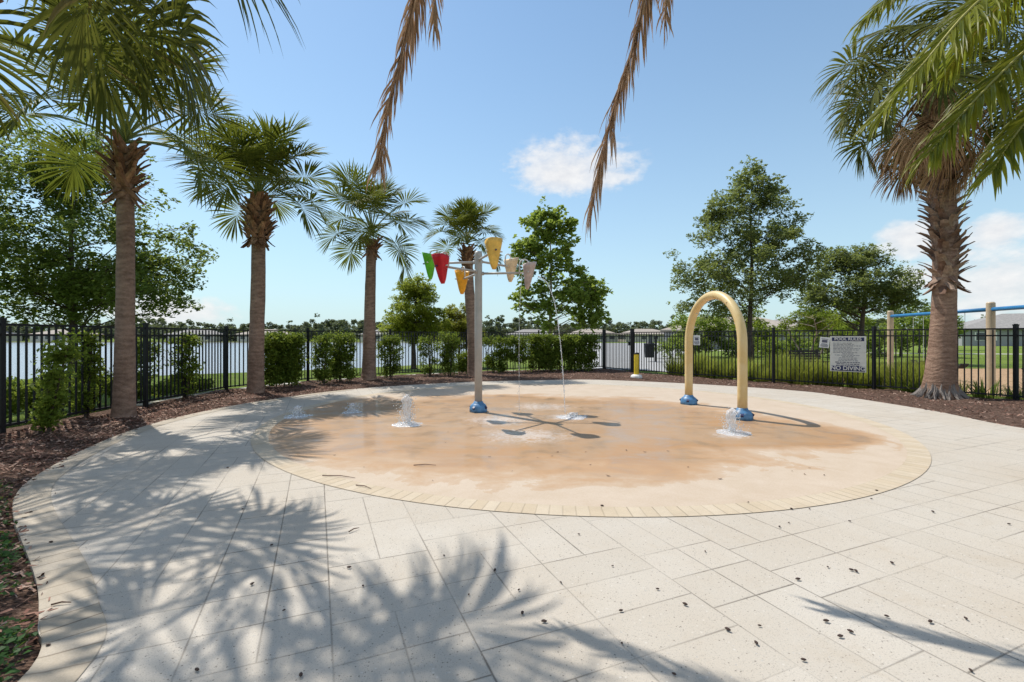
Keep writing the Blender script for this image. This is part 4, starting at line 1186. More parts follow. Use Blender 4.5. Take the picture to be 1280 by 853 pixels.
def tree(name, label, x, y, H, tr, fork, ell, nclus, nleaf, size, mat, bark, seed, cr=0.7, group=None, aspect=0.5, sparse=0.0, lean=(0, 0), z0=-0.06, nlimb=None, multi=1):
    """ell: list of (dx, dy, z, rx, ry, rz, weight) lobes that bound the crown"""
    rs = np.random.RandomState(seed); rng = random.Random(seed)
    root = thing(name, label, 'tree', (x, y, z0), group=group)
    wts = np.array([e[6] for e in ell], float); wts /= wts.sum()
    cs = []
    while len(cs) < nclus:
        e = ell[rs.choice(len(ell), p=wts)]
        d = rs.normal(0, 1, 3); d /= np.linalg.norm(d); q = rs.rand() ** 0.4
        p = Vector((e[0] + d[0] * q * e[3], e[1] + d[1] * q * e[4], e[2] + d[2] * q * e[5]))
        if p.z < fork * 0.6: continue
        cs.append(p)
    rad = [cr * rng.uniform(0.45, 1.15) for _ in cs]
    nleaf = int(nleaf * 2.1); size = size * 1.05
    cnt = [max(10, int(nleaf * (r / cr) ** 2 * rng.uniform(0.6, 1.3))) for r in rad]
    # stray sprays at the outline
    ext = []; er = []; ec_ = []
    for p, r in zip(cs, rad):
        for _ in range(2):
            d = Vector((rng.gauss(0, 1), rng.gauss(0, 1), rng.gauss(0.2, 0.8))).normalized()
            ext.append(p + d * r * rng.uniform(0.9, 1.5)); er.append(r * 0.33); ec_.append(max(4, int(nleaf * 0.09)))
    v = leaf_cloud([tuple(c) for c in cs + ext], rad + er, cnt + ec_, size, rs, aspect=aspect)
    np_mesh('crown', v, 4, mat, root)
    mb = MB()
    topz = fork + (H - fork) * 0.72
    trunks = []
    for m_ in range(multi):
        a = 2 * PI * m_ / max(1, multi); o = Vector((math.cos(a), math.sin(a), 0)) * (0.12 if multi > 1 else 0)
        tp = [Vector((0, 0, 0)) + o, Vector((lean[0] * 0.3, lean[1] * 0.3, fork * 0.5)) + o * 2, Vector((lean[0], lean[1], fork)) + o * 4, Vector((lean[0] * 1.3 + rng.gauss(0, .15), lean[1] * 1.3, (fork + topz) / 2)) + o * 7, Vector((lean[0] * 1.4, lean[1] * 1.4, topz)) + o * 10]
        T = catmull(tp, 7); trunks.append(T)
        k = len(T); mb.tube(T, [max(0.012, tr * (1.25 if i == 0 else 1.0) * (1 - 0.85 * (i / (k - 1)) ** 1.1)) for i in range(k)], 10)
    nl = nlimb or min(len(cs), 64)
    for p, r in list(zip(cs, rad))[:nl]:
        T = trunks[rng.randrange(multi)]; k = len(T)
        zt = max(fork * 0.75, min(topz * 0.97, p.z - (p.xy.length) * rng.uniform(0.25, 0.6)))
        i = min(range(k), key=lambda j: abs(T[j].z - zt)); s = T[i]
        md = s.lerp(p, 0.5) + Vector((rng.gauss(0, .12), rng.gauss(0, .12), rng.uniform(-.05, .25))) * (p - s).length * 0.3
        q = catmull([s, md, p], 5); r0 = max(0.014, tr * 0.42 * (1 - i / k) * rng.uniform(.6, 1.1))
        mb.tube(q, [max(0.006, r0 * (1 - 0.85 * j / (len(q) - 1))) for j in range(len(q))], 6)
        for _ in range(3):
            e_ = p + Vector((rng.gauss(0, 1), rng.gauss(0, 1), rng.gauss(.3, .7))).normalized() * r * 0.9
            mb.tube([q[-4], q[-2].lerp(e_, .4), e_], [max(.006, r0 * .3), .007, .003], 5)
    mb.build('trunk', bark, root, True)
    return root

tree('shade_tree', 'large dark leafy tree with open branches behind the left end of the fence', -12.2, 12.9, 7.4, 0.14, 1.9,
     [(0, 0, 4.3, 3.2, 2.4, 2.3, 6), (1.0, 0, 2.6, 2.6, 2.0, 0.9, 2.2), (-1.2, 0, 3.0, 2.4, 2.0, 1.2, 2), (-0.3, 0, 6.2, 1.9, 1.5, 1.0, 2.4), (2.3, 0, 3.6, 1.2, 1.0, 0.9, 0.9)], 270, 88, 0.115, M['leftoak'], M['bark_oak'], 3, 0.5, aspect=0.55)
tree('bald_cypress', 'yellow green soft leafed tree on the lake bank behind the fence', -4.45, 21.0, 4.1, 0.13, 1.3,
     [(0.05, 0, 2.4, 1.3, 1.1, 1.15, 4), (0.1, 0, 3.65, 0.7, 0.6, 0.7, 1.8), (-0.65, 0, 1.7, 0.95, .8, .5, 1.3), (1.0, 0, 1.9, 0.9, .8, .7, 1.3)], 150, 100, 0.10, M['cypress'], M['bark_oak'], 5, 0.36)
tree('bald_cypress', 'smaller bronze tinted tree just behind the bent palm trunk', -2.5, 22.0, 3.35, 0.08, 1.0,
     [(0, 0, 2.2, 0.95, 0.8, 0.95, 4), (0.2, 0, 1.5, 1.0, .7, .6, 1.5)], 70, 90, 0.10, M['cypress2'], M['bark_oak'], 6, 0.34)
tree('maple_tree', 'bright green broad leafed young tree behind the hedge near the gate', 1.75, 21.3, 7.7, 0.12, 1.9,
     [(0.1, 0, 5.3, 1.45, 1.3, 1.55, 3.2), (0.55, 0, 3.6, 1.95, 1.5, 1.2, 3.2), (1.9, 0, 3.5, 0.95, .9, 1.1, 1.4), (-0.5, 0, 6.5, 0.9, .8, 0.8, 1.2), (0.6, 0, 6.7, .7, .7, .7, .8), (-1.1, 0, 3.2, .8, .7, .9, 1.2), (0.3, 0, 2.5, 1.8, 1.3, .7, 2.0), (1.9, 0, 2.7, .8, .8, .8, .9), (-1.0, 0, 5.0, .8, .8, .9, 1.0)], 175, 30, 0.19, M['maple'], M['bark_pale'], 12, 0.40, aspect=0.85)
tree('live_oak', 'tall dark green oak with wide ragged crown behind the arch', 12.3, 24.0, 10.4, 0.2, 2.1,
     [(-0.3, 0, 5.2, 3.8, 3.0, 2.4, 5.5), (0.0, 0, 7.5, 2.6, 2.0, 1.8, 3.6), (0.3, 0, 9.2, 1.1, 1.1, 1.2, 1.1), (-2.4, 0, 4.4, 1.8, 1.5, 1.3, 1.4), (2.2, 0, 4.6, 1.7, 1.5, 1.5, 1.4), (-1.5, 0, 3.0, 2.0, 1.6, 0.8, 0.9), (-1.4, 0, 8.2, .9, .9, .9, .6)], 420, 52, 0.15, M['oak'], M['bark_oak'], 4, 0.44, aspect=0.5)
tree('live_oak', 'lower rounded dark green oak between the tall oak and the thick palm', 19.6, 26.0, 6.9, 0.2, 2.0,
     [(0, 0, 4.2, 2.9, 2.4, 1.7, 5), (-0.6, 0, 5.7, 1.5, 1.4, 1.0, 2), (1.8, 0, 3.7, 1.5, 1.3, 1.0, 1.4), (-2.2, 0, 3.4, 1.2, 1.2, 1.0, 1)], 235, 62, 0.15, M['oak'], M['bark_oak'], 14, 0.5, aspect=0.5)
tree('crape_myrtle', 'lime green small tree with pale bent stems behind the small tilted notice', 12.75, 19.8, 2.9, 0.05, 0.9,
     [(0, 0, 2.1, 1.0, .9, .5, 3), (-.6, 0, 1.7, .6, .6, .4, 1), (.7, 0, 2.2, .6, .6, .4, 1)], 30, 65, 0.10, M['lime'], M['bark_pale'], 17, 0.34, multi=3)
bgt = [(25.5, 36, 4.6, 'lime', 'lime green tree left of the swing posts behind the lawn', 23, 3.0),
       (28.5, 34, 4.3, 'maple', 'mid green bushy tree behind the left swing post', 24, 2.6),
       (36.0, 41.0, 4.4, 'oak', 'dark far tree just left of the thick palm trunk', 25, 2.6),
       (46.0, 50.0, 5.0, 'maple', 'green far tree peeping over the grey house left of its roof', 26, 2.4),
       (16.5, 34, 4.0, 'lime', 'lime green bushy tree under the tall oak crown', 27, 2.6),
       (13.0, 33.0, 3.3, 'maple', 'green bushy tree behind the arch and the grasses', 28, 2.2),
       (22.0, 33.5, 3.5, 'lime', 'yellow green bushy tree under the rounded oak', 29, 2.4)]
for X, Y, H, mt, lb, sd_, wd in bgt:
    tree('bushy_tree', lb, X, Y, H, 0.12, 0.6, [(0, 0, H * 0.55, wd, wd * .8, H * 0.38, 3), (wd * .4, 0, H * .4, wd * .7, wd * .6, H * .3, 1)], 40, 70, 0.2, M[mt], M['bark_oak'], sd_, 0.6, group='background trees beyond the playground')

for k, (px, Y, H, mt, lb) in enumerate(((838, 31, 1.5, 'maple', 'low green bush behind the fence between the bin and the arch'), (882, 34, 1.8, 'lime', 'bright green bush showing through the opening of the arch'),
        (925, 33, 1.7, 'maple', 'green bush beside the tall oak trunk'), (962, 30, 1.6, 'lime', 'yellow green bush right of the tall oak trunk'), (1000, 28, 1.8, 'maple', 'green bush left of the lime green small tree'),
        (1044, 30, 1.7, 'oak', 'dark bush behind the pool rules sign'), (1080, 32, 1.9, 'maple', 'green bush below the rounded oak right of the sign'), (1098, 34, 2.0, 'oak', 'dark bush just left of the far swing post'))):
    tree('bush', lb, (px - 640) / F0 * Y, Y, H, 0.05, 0.25, [(0, 0, H * .5, 1.5, 1.0, H * .45, 1)], 18, 70, 0.15, M[mt], M['bark_oak'], 300 + k, 0.5, group='bushes on the lawn behind the fence')
# far woods on the horizon: mass of leaf clumps
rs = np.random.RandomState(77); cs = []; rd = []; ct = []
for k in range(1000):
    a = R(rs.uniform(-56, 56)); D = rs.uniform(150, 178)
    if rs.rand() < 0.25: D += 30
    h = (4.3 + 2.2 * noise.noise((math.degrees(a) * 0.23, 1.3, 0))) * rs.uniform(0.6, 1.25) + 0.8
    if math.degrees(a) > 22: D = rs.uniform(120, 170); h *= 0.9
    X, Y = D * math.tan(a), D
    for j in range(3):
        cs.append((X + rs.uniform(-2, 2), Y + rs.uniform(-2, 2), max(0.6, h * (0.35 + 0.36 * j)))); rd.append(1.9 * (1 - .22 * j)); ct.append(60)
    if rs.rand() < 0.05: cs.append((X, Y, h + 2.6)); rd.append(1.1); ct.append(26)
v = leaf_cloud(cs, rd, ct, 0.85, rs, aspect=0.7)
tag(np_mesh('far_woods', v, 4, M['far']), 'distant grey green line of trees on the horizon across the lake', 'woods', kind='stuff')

# ------------------------------------------------------------------ shrubs and hedges
def shrub(label, px, py, w, dpt, h, nleaf, mat, seed, name='shrub', stems=3, lean=0.0, z_lo=0.15, group='clipped shrubs along the fence', bare=0.0, cr=0.16, xy=None, size=0.06):
    rs = np.random.RandomState(seed); rng = random.Random(seed)
    x, y = xy or gp(px, py)
    root = thing(name, label, 'shrub', (x, y, -0.02), group=group)
    nleaf = int(nleaf * 2.2); size *= 1.25; n = max(8, int(nleaf / 34)); cs = []; rd = []; ct = []
    for k in range(n):
        z = z_lo + (h - z_lo - 0.08) * rng.random() ** 0.85
        wd = (0.75 + 0.35 * noise.noise((z * 2.2, seed, 0.5))) * (1 - bare * max(0, 1 - z / h * 1.4))
        cs.append((rng.uniform(-.5, .5) * w * wd + lean * z, rng.uniform(-.5, .5) * dpt * wd, z)); rd.append(cr * rng.uniform(.6, 1.3)); ct.append(34)
    np_mesh('foliage', leaf_cloud(cs, rd, ct, size, rs, 0.9, 0.25, 0.55), 4, mat, root)
    mb = MB()
    for k in range(stems):
        a = rng.uniform(-.3, .3) * w
        pts = [Vector((a * .4, rng.uniform(-.05, .05), -0.02)), Vector((a * .7 + lean * h * .4, 0, h * .4)), Vector((a + lean * h * .9, 0, h * .92))]
        mb.tube(catmull(pts, 5), [0.02 - 0.0013 * j for j in range(11)], 6)
    for c in cs[::3]: mb.tube([Vector((c[0] * .3, 0, c[2] * .75)), Vector(c)], [0.007, 0.003], 4)
    mb.build('stem', M['bark_oak'], root)
    return root
SH_ = [
 ('thin leaning shrub with bare stems nearest the left end of the fence', 52, 545, 0.34, 0.28, 1.46, 800, 'hedge_lt', 1, 2, 0.22, .6),
 ('tall narrow shrub with a bare lower stem just left of the first palm trunk', 106, 522, 0.42, 0.36, 1.52, 1000, 'hedge_lt', 2, 2, 0.02, .6),
 ('loose light green shrub half hidden by the first palm trunk', 179, 503, 0.5, 0.35, 1.42, 800, 'hedge_lt', 3, 3, 0, .2),
 ('airy shrub growing through the fence midway between the first two palms', 231, 499, 0.70, 0.40, 1.52, 1000, 'hedge_lt', 4, 4, 0, .2),
 ('short dense shrub at the foot of the fence beyond the second palm', 402, 481, 0.6, 0.4, 1.5, 1300, 'hedge', 6, 3, 0, .3),
 ('square topped shrub between the hedge block and the third palm', 426, 478, 1.0, 0.5, 1.57, 2600, 'hedge', 7, 3, 0, 0),
 ('dark narrow shrub just right of the third palm trunk', 487, 473, 0.85, 0.5, 1.5, 1500, 'hedge', 8, 3, 0, .2),
 ('spindly shrub with gaps in front of the yellow green tree', 536, 470, 0.8, 0.35, 1.55, 750, 'hedge_lt', 9, 3, 0, .2),
 ('upright dark shrub just left of the bent palm trunk', 561, 470.5, 0.75, 0.5, 1.6, 1700, 'hedge', 10, 3, 0, .2),
 ('small round low shrub at the foot of the bent palm', 577, 468, 0.55, 0.5, 0.85, 700, 'hedge_lt', 11, 3, 0, 0),
]
for lb, px, py, w, dp, h, nl, mt, sd_, st_, ln, br in SH_:
    shrub(lb, px, py, w, dp, h, nl, M[mt], sd_, stems=st_, lean=ln, bare=br)
def hedge(label, a, b, dpt, h, nleaf, mat, seed, gaps=0.0):
    a = Vector(a); b = Vector(b); c = (a + b) / 2; L = (b - a).length; an = math.atan2(b.y - a.y, b.x - a.x)
    rs = np.random.RandomState(seed); rng = random.Random(seed)
    root = thing('hedge', label, 'hedge', (c.x, c.y, -0.02), an, 'clipped hedge blocks along the fence')
    cs = []; rd = []; ct = []
    for k in range(int(nleaf * 2.4 / 34)):
        x = rng.uniform(-.5, .5) * L; z = 0.12 + (h - 0.24) * rng.random() ** 0.8
        if gaps and noise.noise((x * 1.6, z * 1.6, seed)) > 0.42 - gaps: continue
        y = rng.uniform(-.5, .5) * dpt
        cs.append((x, y, z + 0.05 * noise.noise((x * 2, 0, seed)))); rd.append(0.15 * rng.uniform(.6, 1.3)); ct.append(34)
    np_mesh('foliage', leaf_cloud(cs, rd, ct, 0.085, rs, 0.9, 0.25, 0.55), 4, mat, root)
    mb = MB()
    for k in range(int(L / 0.25)):
        x = (k + .5) * 0.25 - L / 2; mb.tube([Vector((x, 0, -0.03)), Vector((x + rng.uniform(-.1, .1), 0, h * .5)), Vector((x + rng.uniform(-.2, .2), 0, h * .9))], [0.018, 0.012, 0.005], 5)
    mb.build('stem', M['bark_oak'], root)
hedge('dense square clipped hedge block just right of the second palm trunk', gp(331, 487), gp(372, 482), 0.6, 1.56, 5200, M['hedge'], 31)
hedge('loose see through hedge right of the bucket post', gp(606, 466.5), gp(664, 465.5), 0.6, 1.5, 4200, M['hedge'], 32, 0.22)
hedge('long dense clipped hedge ending at the gate', gp(662, 465), gp(744, 464), 0.7, 1.56, 9500, M['hedge'], 33)
hedge('low hedge outside the fence at the left edge', (-8.7, 6.0), (-8.3, 9.6), 0.8, 0.75, 4200, M['hedge_lt'], 34)
hedge('low green hedge outside the fence behind the first palm trunk', (-8.3, 9.8), (-7.9, 12.0), 0.6, 0.4, 1500, M['hedge_lt'], 35)

# ornamental grasses beyond the right fence
def blade_mesh(n, h, spread, w, rng, mat_name):
    V = np.zeros((n * 4, 4, 3)); k2 = 0
    for k in range(n):
        a = rng.uniform(0, 2 * PI); r = spread * 0.25 * rng.random() ** .5; L = h * rng.uniform(.55, 1.1); lean = rng.uniform(.1, .85)
        p = Vector((r * math.cos(a), r * math.sin(a), 0)); a2 = a + rng.gauss(0, .6); dr = Vector((math.cos(a2), math.sin(a2), 0)); sd = Vector((-dr.y, dr.x, 0))
        pv = None
        for s in range(5):
            u = s / 4; q = p + dr * spread * .5 * lean * u ** 1.8 + Vector((0, 0, L * (u - .25 * lean * u * u))); ww = w * (1 - u) ** .6
            cur = (q - sd * ww / 2, q + sd * ww / 2)
            if pv: V[k2] = [pv[0], pv[1], cur[1], cur[0]]; k2 += 1
            pv = cur
    return V[:k2]
def clump_proto(nm, n, h, sp, w, mat, seed):
    v = blade_mesh(n, h, sp, w, random.Random(seed), nm); o = np_mesh(nm, v, 4, mat); return o
def put_clumps(nm, mat, spots, n, h, sp, w, label, group, seed):
    base = None; rng = random.Random(seed); protos = [clump_proto(nm, n, h, sp, w, mat, seed + i).data for i in range(3)]
    for ob in [o for o in bpy.data.objects if o.name.startswith(nm)]: bpy.data.objects.remove(ob)
    for i, (x, y) in enumerate(spots):
        o = bpy.data.objects.new(nm, protos[i % 3]); C.objects.link(o); o.location = (x, y, -0.05); o.rotation_euler = (0, 0, rng.uniform(0, 6.28)); s = rng.uniform(.8, 1.2); o.scale = (s, s, s * rng.uniform(.85, 1.15))
        tag(o, label, 'grass clump', group)
def fr_pt(s, off):
    L = [(Vector(b) - Vector(a)).length for a, b in zip(FR[:-1], FR[1:])]; i = 0
    while i < len(L) - 1 and s > L[i]: s -= L[i]; i += 1
    a, b = Vector(FR[i]), Vector(FR[i + 1]); d = (b - a).normalized(); p = a + d * s
    return (p.x - d.y * off, p.y + d.x * off)
rng = random.Random(12)
spots = [fr_pt(1.7 + k * 0.36 + rng.uniform(-.1, .1), rng.uniform(0.6, 2.6)) for k in range(19)] + [fr_pt(1.6 + k * 0.62, rng.uniform(0.4, 0.8)) for k in range(10)]
put_clumps('ornamental_grass', M['grassb'], spots, 420, 0.85, 1.1, 0.018, 'spiky yellow green ornamental grass clump behind the playground side fence', 'ornamental grass clumps behind the fence', 100)
spots = [fr_pt(7.9 + k * 0.42 + rng.uniform(-.1, .1), rng.uniform(0.25, 0.55)) for k in range(11)]
put_clumps('strap_leaf_plant', M['grassd'], spots, 60, 0.55, 0.9, 0.03, 'low strap leaved plant at the foot of the fence by the play mulch', 'strap leaved plants at the fence foot', 200)

# ground cover in the near left bed
rs = np.random.RandomState(8); cs = []; rd = []; ct = []
for k in range(150):
    y = rs.uniform(1.6, 4.2); 
    if 2.15 < y < 2.6 and rs.rand() < 0.8: continue
    ex = min((p for p in edge_curve if p.y < 4.6), key=lambda p: abs(p.y - y) + (0 if p.x < 0 else 99)).x
    x = ex - 0.10 - abs(rs.normal(0, 0.30))
    cs.append((x, y, 0.05)); rd.append(0.085); ct.append(26 if y < 2.2 else 12)
v = leaf_cloud(cs, rd, ct, 0.035, rs, 0.6, 1.0, 0.6)
tag(np_mesh('ground_cover', v, 4, M['cover']), 'low dark green ground cover in the bed beside the tan edge course', 'ground cover', kind='stuff')

# ------------------------------------------------------------------ houses
def hip_house(name, label, x, y, w, d, hw, hr, rz, wall, roof, wins=4, group=None):
    root = thing(name, label, 'house', (x, y, -0.06), rz, group)
    mb = MB(); mb.box((0, 0, hw / 2), (w, d, hw)); wl = mb.build('wall', wall, root)
    mb = MB(); o = 0.6; W, D = w / 2 + o, d / 2 + o; rl = max(0.5, W - D)
    mb.add([(-W, -D, hw), (W, -D, hw), (W, D, hw), (-W, D, hw), (-rl, 0, hw + hr), (rl, 0, hw + hr), (-W, -D, hw - .18), (W, -D, hw - .18), (W, D, hw - .18), (-W, D, hw - .18)],
           [(0, 1, 5, 4), (1, 2, 5), (2, 3, 4, 5), (3, 0, 4), (6, 7, 1, 0), (7, 8, 2, 1), (8, 9, 3, 2), (9, 6, 0, 3), (9, 8, 7, 6)])
    mb.build('roof', roof, root)
    for k in range(wins):
        xx = -w / 2 + w * (k + .5) / wins
        fm = MB(); fm.box((xx, -d / 2 - 0.03, hw * .55), (w / wins * .46, 0.08, hw * .48)); f = fm.build('window', M['trimw'], root)
        pn = MB(); pn.box((xx, -d / 2 - 0.08, hw * .55), (w / wins * .4, 0.03, hw * .42)); pn.build('pane', M['glass'], f)
    mb = MB(); mb.box((w * .02, -d / 2 - 0.04, 1.05), (1.0, 0.06, 2.1)); mb.build('door', M['door'], root)
    return root
hip_house('house', 'long single storey grey house with hipped roof beyond the lawn at the right edge', 92, 74, 34, 14, 2.8, 2.6, -0.5, M['stucco_g'], M['shingle'], 6)
hip_house('house', 'low house with blue grey hipped roof seen behind the arch', 41, 98, 13, 12, 2.4, 1.9, 0.1, M['stucco'], M['shingle'], 3)
hip_house('house', 'grey roofed house between the tall oak and the rounded oak', 47, 80, 13, 11, 2.4, 2.2, -0.2, M['stucco_g'], M['shingle'], 3)
hip_house('house', 'dark walled house with white trim behind the ornamental grasses', 27, 58, 15, 9, 2.3, 1.7, -0.3, M['stucco_g'], M['shingle_t'], 5)
for k, (X, lb, rf_) in enumerate(((-168, 'far lake house with grey roof at the left end of the shore', 'shingle'), (-142, 'far lake house with tan roof seen through the fence left of the first palm', 'shingle_t'), (-100, 'far lake house with grey roof between the first two palms', 'shingle'),
                            (-78, 'far lake house with tan roof close to the second palm', 'shingle_t'), (-40, 'far lake house with grey roof behind the hedge by the third palm', 'shingle'), (6, 'far lake house with grey roof right of the bucket post', 'shingle'), (24, 'far house with tan roof above the long hedge', 'shingle_t'), (40, 'far house with tan roof above the gate', 'shingle_t'))):
    hip_house('lake_house', lb, X, 148 if X < 20 else 140, 14, 9, 2.3, 1.6, 0.05 * (k % 3), M['stucco'], M[rf_], 4, 'houses on the far shore')

# ------------------------------------------------------------------ litter on the paving
c3 = [(155,157),(545,147),(660,165),(708,165),(628,213),(653,202),(815,198),(1037,173),(1240,206),(93,233),(183,318),(303,380),(376,421),(205,438),(208,525),(45,362),(677,354),(757,321),(820,329),(832,332),(928,310),(490,489),(575,478),(566,525),(692,570),(752,466),(790,507),(817,494),(914,453),(1030,468),(1125,459),(1138,598),(430,279),(347,608),(873,138),(887,116),(2,467)]
c2 = [(115,358),(43,502),(397,440),(160,596),(222,834),(743,396),(833,539),(1015,522),(1028,607),(1104,636),(448,507),(928,450)]
c1 = [(717,815),(176,724),(918,500),(829,75),(186,347),(883,226),(202,168),(112,237),(530,17)]
seeds = [(680 + a / 2.1333, 560 + b / 2.1333) for a, b in c3] + [(300 + a / 2.9125, 560 + b / 2.9125) for a, b in c2] + [(a / 2.9125, 560 + b / 2.9125) for a, b in c1]
protos = []
for k in range(3):
    mb = MB(); n = 10; rows = 9; vs = []; fs = []
    for i in range(rows):
        t = i / (rows - 1); r = 0.0095 * math.sin(PI * (0.06 + 0.9 * t)) ** .7
        for j in range(n):
            a = 2 * PI * (j + .5 * (i % 2)) / n; q = r * (1 + .22 * noise.noise((j * 3.1, i * 2.3, k)))
            vs.append(((t - .5) * 0.030, q * math.cos(a), 0.008 + q * math.sin(a) * .85))
    for i in range(rows - 1):
        for j in range(n):
            a = i * n + j; b = i * n + (j + 1) % n; fs.append((a, b, b + n, a + n))
    fs += [tuple(range(n)), tuple((rows - 1) * n + j for j in range(n))[::-1]]
    mb.add(vs, fs); o = mb.build('proto_seed', M['seed']); protos.append(o.data); bpy.data.objects.remove(o)
rng = random.Random(2)
for i, (px, py) in enumerate(seeds):
    x, y = gp(px, py); o = bpy.data.objects.new('seed_pod', protos[i % 3]); C.objects.link(o)
    o.location = (x, y, 0.005); o.rotation_euler = (0, 0, rng.uniform(0, 6.28)); s = rng.uniform(.5, 0.95); o.scale = (s, s * .9, s * .8)
    tag(o, 'dark brown seed pod lying on the pale paving', 'seed pod', 'seed pods scattered on the paving')
# leaf bits and twigs
tw = [((403, 596), (444, 599), 'longest dark twig lying across the tan brick ring'), ((445, 608), (464, 612.5), 'short twig on the tan brick ring'), ((517, 583), (545, 583), 'straight reddish twig on the stained pad'),
      ((64, 759), (89, 756), 'small twig on the tan edge course'), ((436, 667), (449, 662), 'small dark twig in the palm shade')]
for a, b, lb in tw:
    a = gp(*a); b = gp(*b); mb = MB(); L = Vector((b[0] - a[0], b[1] - a[1], 0))
    mb.tube([Vector((0, 0, 0.006)), L * .5 + Vector((-L.y * .05, L.x * .05, 0.012)), L + Vector((0, 0, 0.006))], [0.0045, 0.004, 0.002], 7)
    o = mb.build('twig', M['twig'], None, True); o.location = (a[0], a[1], 0.006); tag(o, lb, 'twig', 'twigs on the ground')
bits = [(395, 561),(557, 554),(697, 566),(732, 566),(690, 571),(783, 564),(806, 566),(835, 565),(672, 573),(560, 541),(738, 582),(541, 602),(860, 585),(990, 590),(1012, 586),(1030, 595),(612, 572),(640, 590),(455, 585),(418, 570),(900, 600),(760, 596),(1006, 594)]
pl = []
for k in range(2):
    mb = MB(); vs = []
    for j in range(7):
        u = j / 6; w = 0.011 * math.sin(PI * (.05 + .9 * u)); z = 0.004 + 0.012 * (2 * u - 1) ** 2 + .003 * k
        vs += [((u - .5) * .05, -w, z + .004), ((u - .5) * .05, 0, z), ((u - .5) * .05, w, z + .004)]
    fs = []
    for j in range(6): b = 3 * j; fs += [(b, b + 3, b + 4, b + 1), (b + 1, b + 4, b + 5, b + 2)]
    mb.add(vs, fs); o = mb.build('proto_leaf', M['twig']); pl.append(o.data); bpy.data.objects.remove(o)
for i, (px, py) in enumerate(bits):
    x, y = gp(px, py); o = bpy.data.objects.new('dry_leaf', pl[i % 2]); C.objects.link(o); o.location = (x, y, 0.007); o.rotation_euler = (0, 0, rng.uniform(0, 6.28)); s = rng.uniform(.35, 0.9); o.scale = (s, s, s * .5)
    tag(o, 'small dry brown leaf lying on the stained splash pad', 'dry leaf', 'dry leaves on the splash pad')

# ------------------------------------------------------------------ light, sky, camera
to_sun = Vector((-1.31, 1.22, 2.85)).normalized()
ld = bpy.data.lights.new('sun', 'SUN'); ld.energy = 4.0; ld.angle = R(0.55); ld.color = (1.0, 0.95, 0.87)
lo = bpy.data.objects.new('sun', ld); C.objects.link(lo); lo.rotation_euler = to_sun.to_track_quat('Z', 'Y').to_euler()

w = bpy.data.worlds.new('World'); S.world = w; w.use_nodes = True
nt = w.node_tree; nt.nodes.clear()
class WT(NT):
    def __init__(s, tree): s.t = tree
t = WT(nt)
out = t.n('ShaderNodeOutputWorld'); bg = t.n('ShaderNodeBackground')
sky = t.n('ShaderNodeTexSky'); sky.sky_type = 'NISHITA'; sky.sun_disc = False
sky.sun_elevation = math.asin(to_sun.z); sky.sun_rotation = math.atan2(to_sun.x, to_sun.y)
sky.altitude = 0; sky.air_density = 1.0; sky.dust_density = 0.25; sky.ozone_density = 2.0
D = t.n('ShaderNodeTexCoord').outputs['Generated']; dx, dy, dz = t.sep(D)
az_ = t.m('MULTIPLY', t.m('ARCTAN2', dx, dy), 57.2958); el_ = t.m('MULTIPLY', t.m('ARCSINE', dz), 57.2958)
nz = t.noise(t.comb(t.m('MULTIPLY', az_, 0.16), t.m('MULTIPLY', el_, 0.30), 0.0), 1.0, 7, 0.58, 0.3)
nz2 = t.noise(t.comb(t.m('MULTIPLY', az_, 0.55), t.m('MULTIPLY', el_, 0.9), 3.0), 1.0, 6, 0.6)
def cloud(a0, e0, ra, re, flatb=False):
    u = t.m('DIVIDE', t.m('SUBTRACT', az_, a0), ra); v = t.m('SUBTRACT', el_, e0)
    v = t.m('DIVIDE', v, re)
    if flatb:
        v = t.m('MULTIPLY', v, t.m('ADD', 1.0, t.m('MULTIPLY', t.m('LESS_THAN', v, 0.0), 0.9)))
    r = t.m('SQRT', t.m('ADD', t.m('MULTIPLY', u, u), t.m('MULTIPLY', v, v)))
    return t.m('SUBTRACT', 1.0, r)
def pa(px): return math.degrees(math.atan((px - 640) / F0))
def pe(px, py): return math.degrees(math.atan((H0 - py) / math.hypot(F0, px - 640)))
mask = None
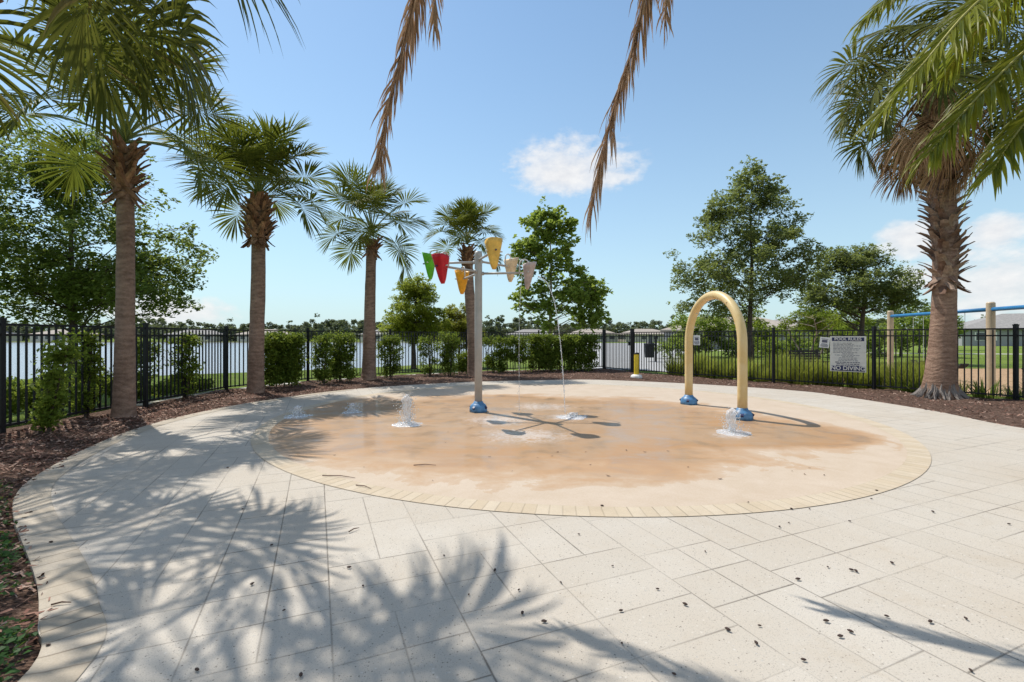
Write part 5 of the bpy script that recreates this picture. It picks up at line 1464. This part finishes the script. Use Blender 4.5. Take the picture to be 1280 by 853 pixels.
for (px, py, rx, ry, fb) in ((714, 220, 112, 66, True), (1250, 288, 60, 34, False), (1255, 355, 150, 62, False), (1140, 298, 72, 34, False), (1150, 345, 55, 22, False), (205, 388, 110, 30, False), (-120, 330, 120, 60, True), (1500, 250, 180, 80, True), (2200, 300, 500, 120, True)):
    ra = abs(pa(px + rx) - pa(px)); re = abs(pe(px, py - ry) - pe(px, py))
    c_ = cloud(pa(px), pe(px, py), ra, re, fb)
    mask = c_ if mask is None else t.m('MAXIMUM', mask, c_)
for a0, e0, ra, re in ((150, 34, 70, 22), (-115, 38, 45, 20), (95, 48, 40, 20), (-160, 60, 70, 16), (175, 12, 60, 12)):  # unseen clouds added outside the view to whiten the sky fill in shadows
    mask = t.m('MAXIMUM', mask, cloud(a0, e0, ra, re))
mm = t.m('ADD', mask, t.m('ADD', t.m('MULTIPLY', t.m('SUBTRACT', nz, 0.5), 1.1), t.m('MULTIPLY', t.m('SUBTRACT', nz2, 0.5), 0.9)))
alpha = t.m('MULTIPLY', t.ramp(mm, [(0.12, 0.0), (0.5, 0.8), (0.9, 1.0)]), t.ramp(mask, [(0.0, 0.0), (0.25, 1.0)]))
ccol = t.mix(t.ramp(nz2, [(0.3, 0.0), (0.7, 1.0)]), (4.7, 4.7, 4.85), (5.6, 5.55, 5.5))
hz = t.m('MULTIPLY', t.m('POWER', 2.718, t.m('DIVIDE', t.m('MAXIMUM', el_, 0.0), -18.0)), 0.92)
skyb = t.mix(hz, sky.outputs[0], (3.75, 4.35, 4.75))
skyb = t.mix(1.0, skyb, (0.88, 1.0, 1.0), 'MULTIPLY')
skyc = t.mix(t.m('MULTIPLY', alpha, 0.92), skyb, ccol)
t.set(bg.inputs[0], skyc); bg.inputs[1].default_value = 0.145
nt.links.new(bg.outputs[0], out.inputs[0])

cd = bpy.data.cameras.new('camera'); cam = bpy.data.objects.new('camera', cd); C.objects.link(cam)
cd.sensor_width = 36; cd.sensor_fit = 'HORIZONTAL'; cd.lens = 36 * F0 / 1280; cd.shift_y = -(426.5 - H0) / 1280
cd.clip_start = 0.05; cd.clip_end = 6000
cam.location = (0, 0, CAMH); cam.rotation_euler = (R(90), 0, 0)
S.camera = cam
S.view_settings.view_transform = 'Standard'; S.view_settings.look = 'None'
S.view_settings.exposure = 0.25; S.view_settings.gamma = 1.0; S.view_settings.use_curve_mapping = False
S.render.resolution_x = 1024; S.render.resolution_y = 682
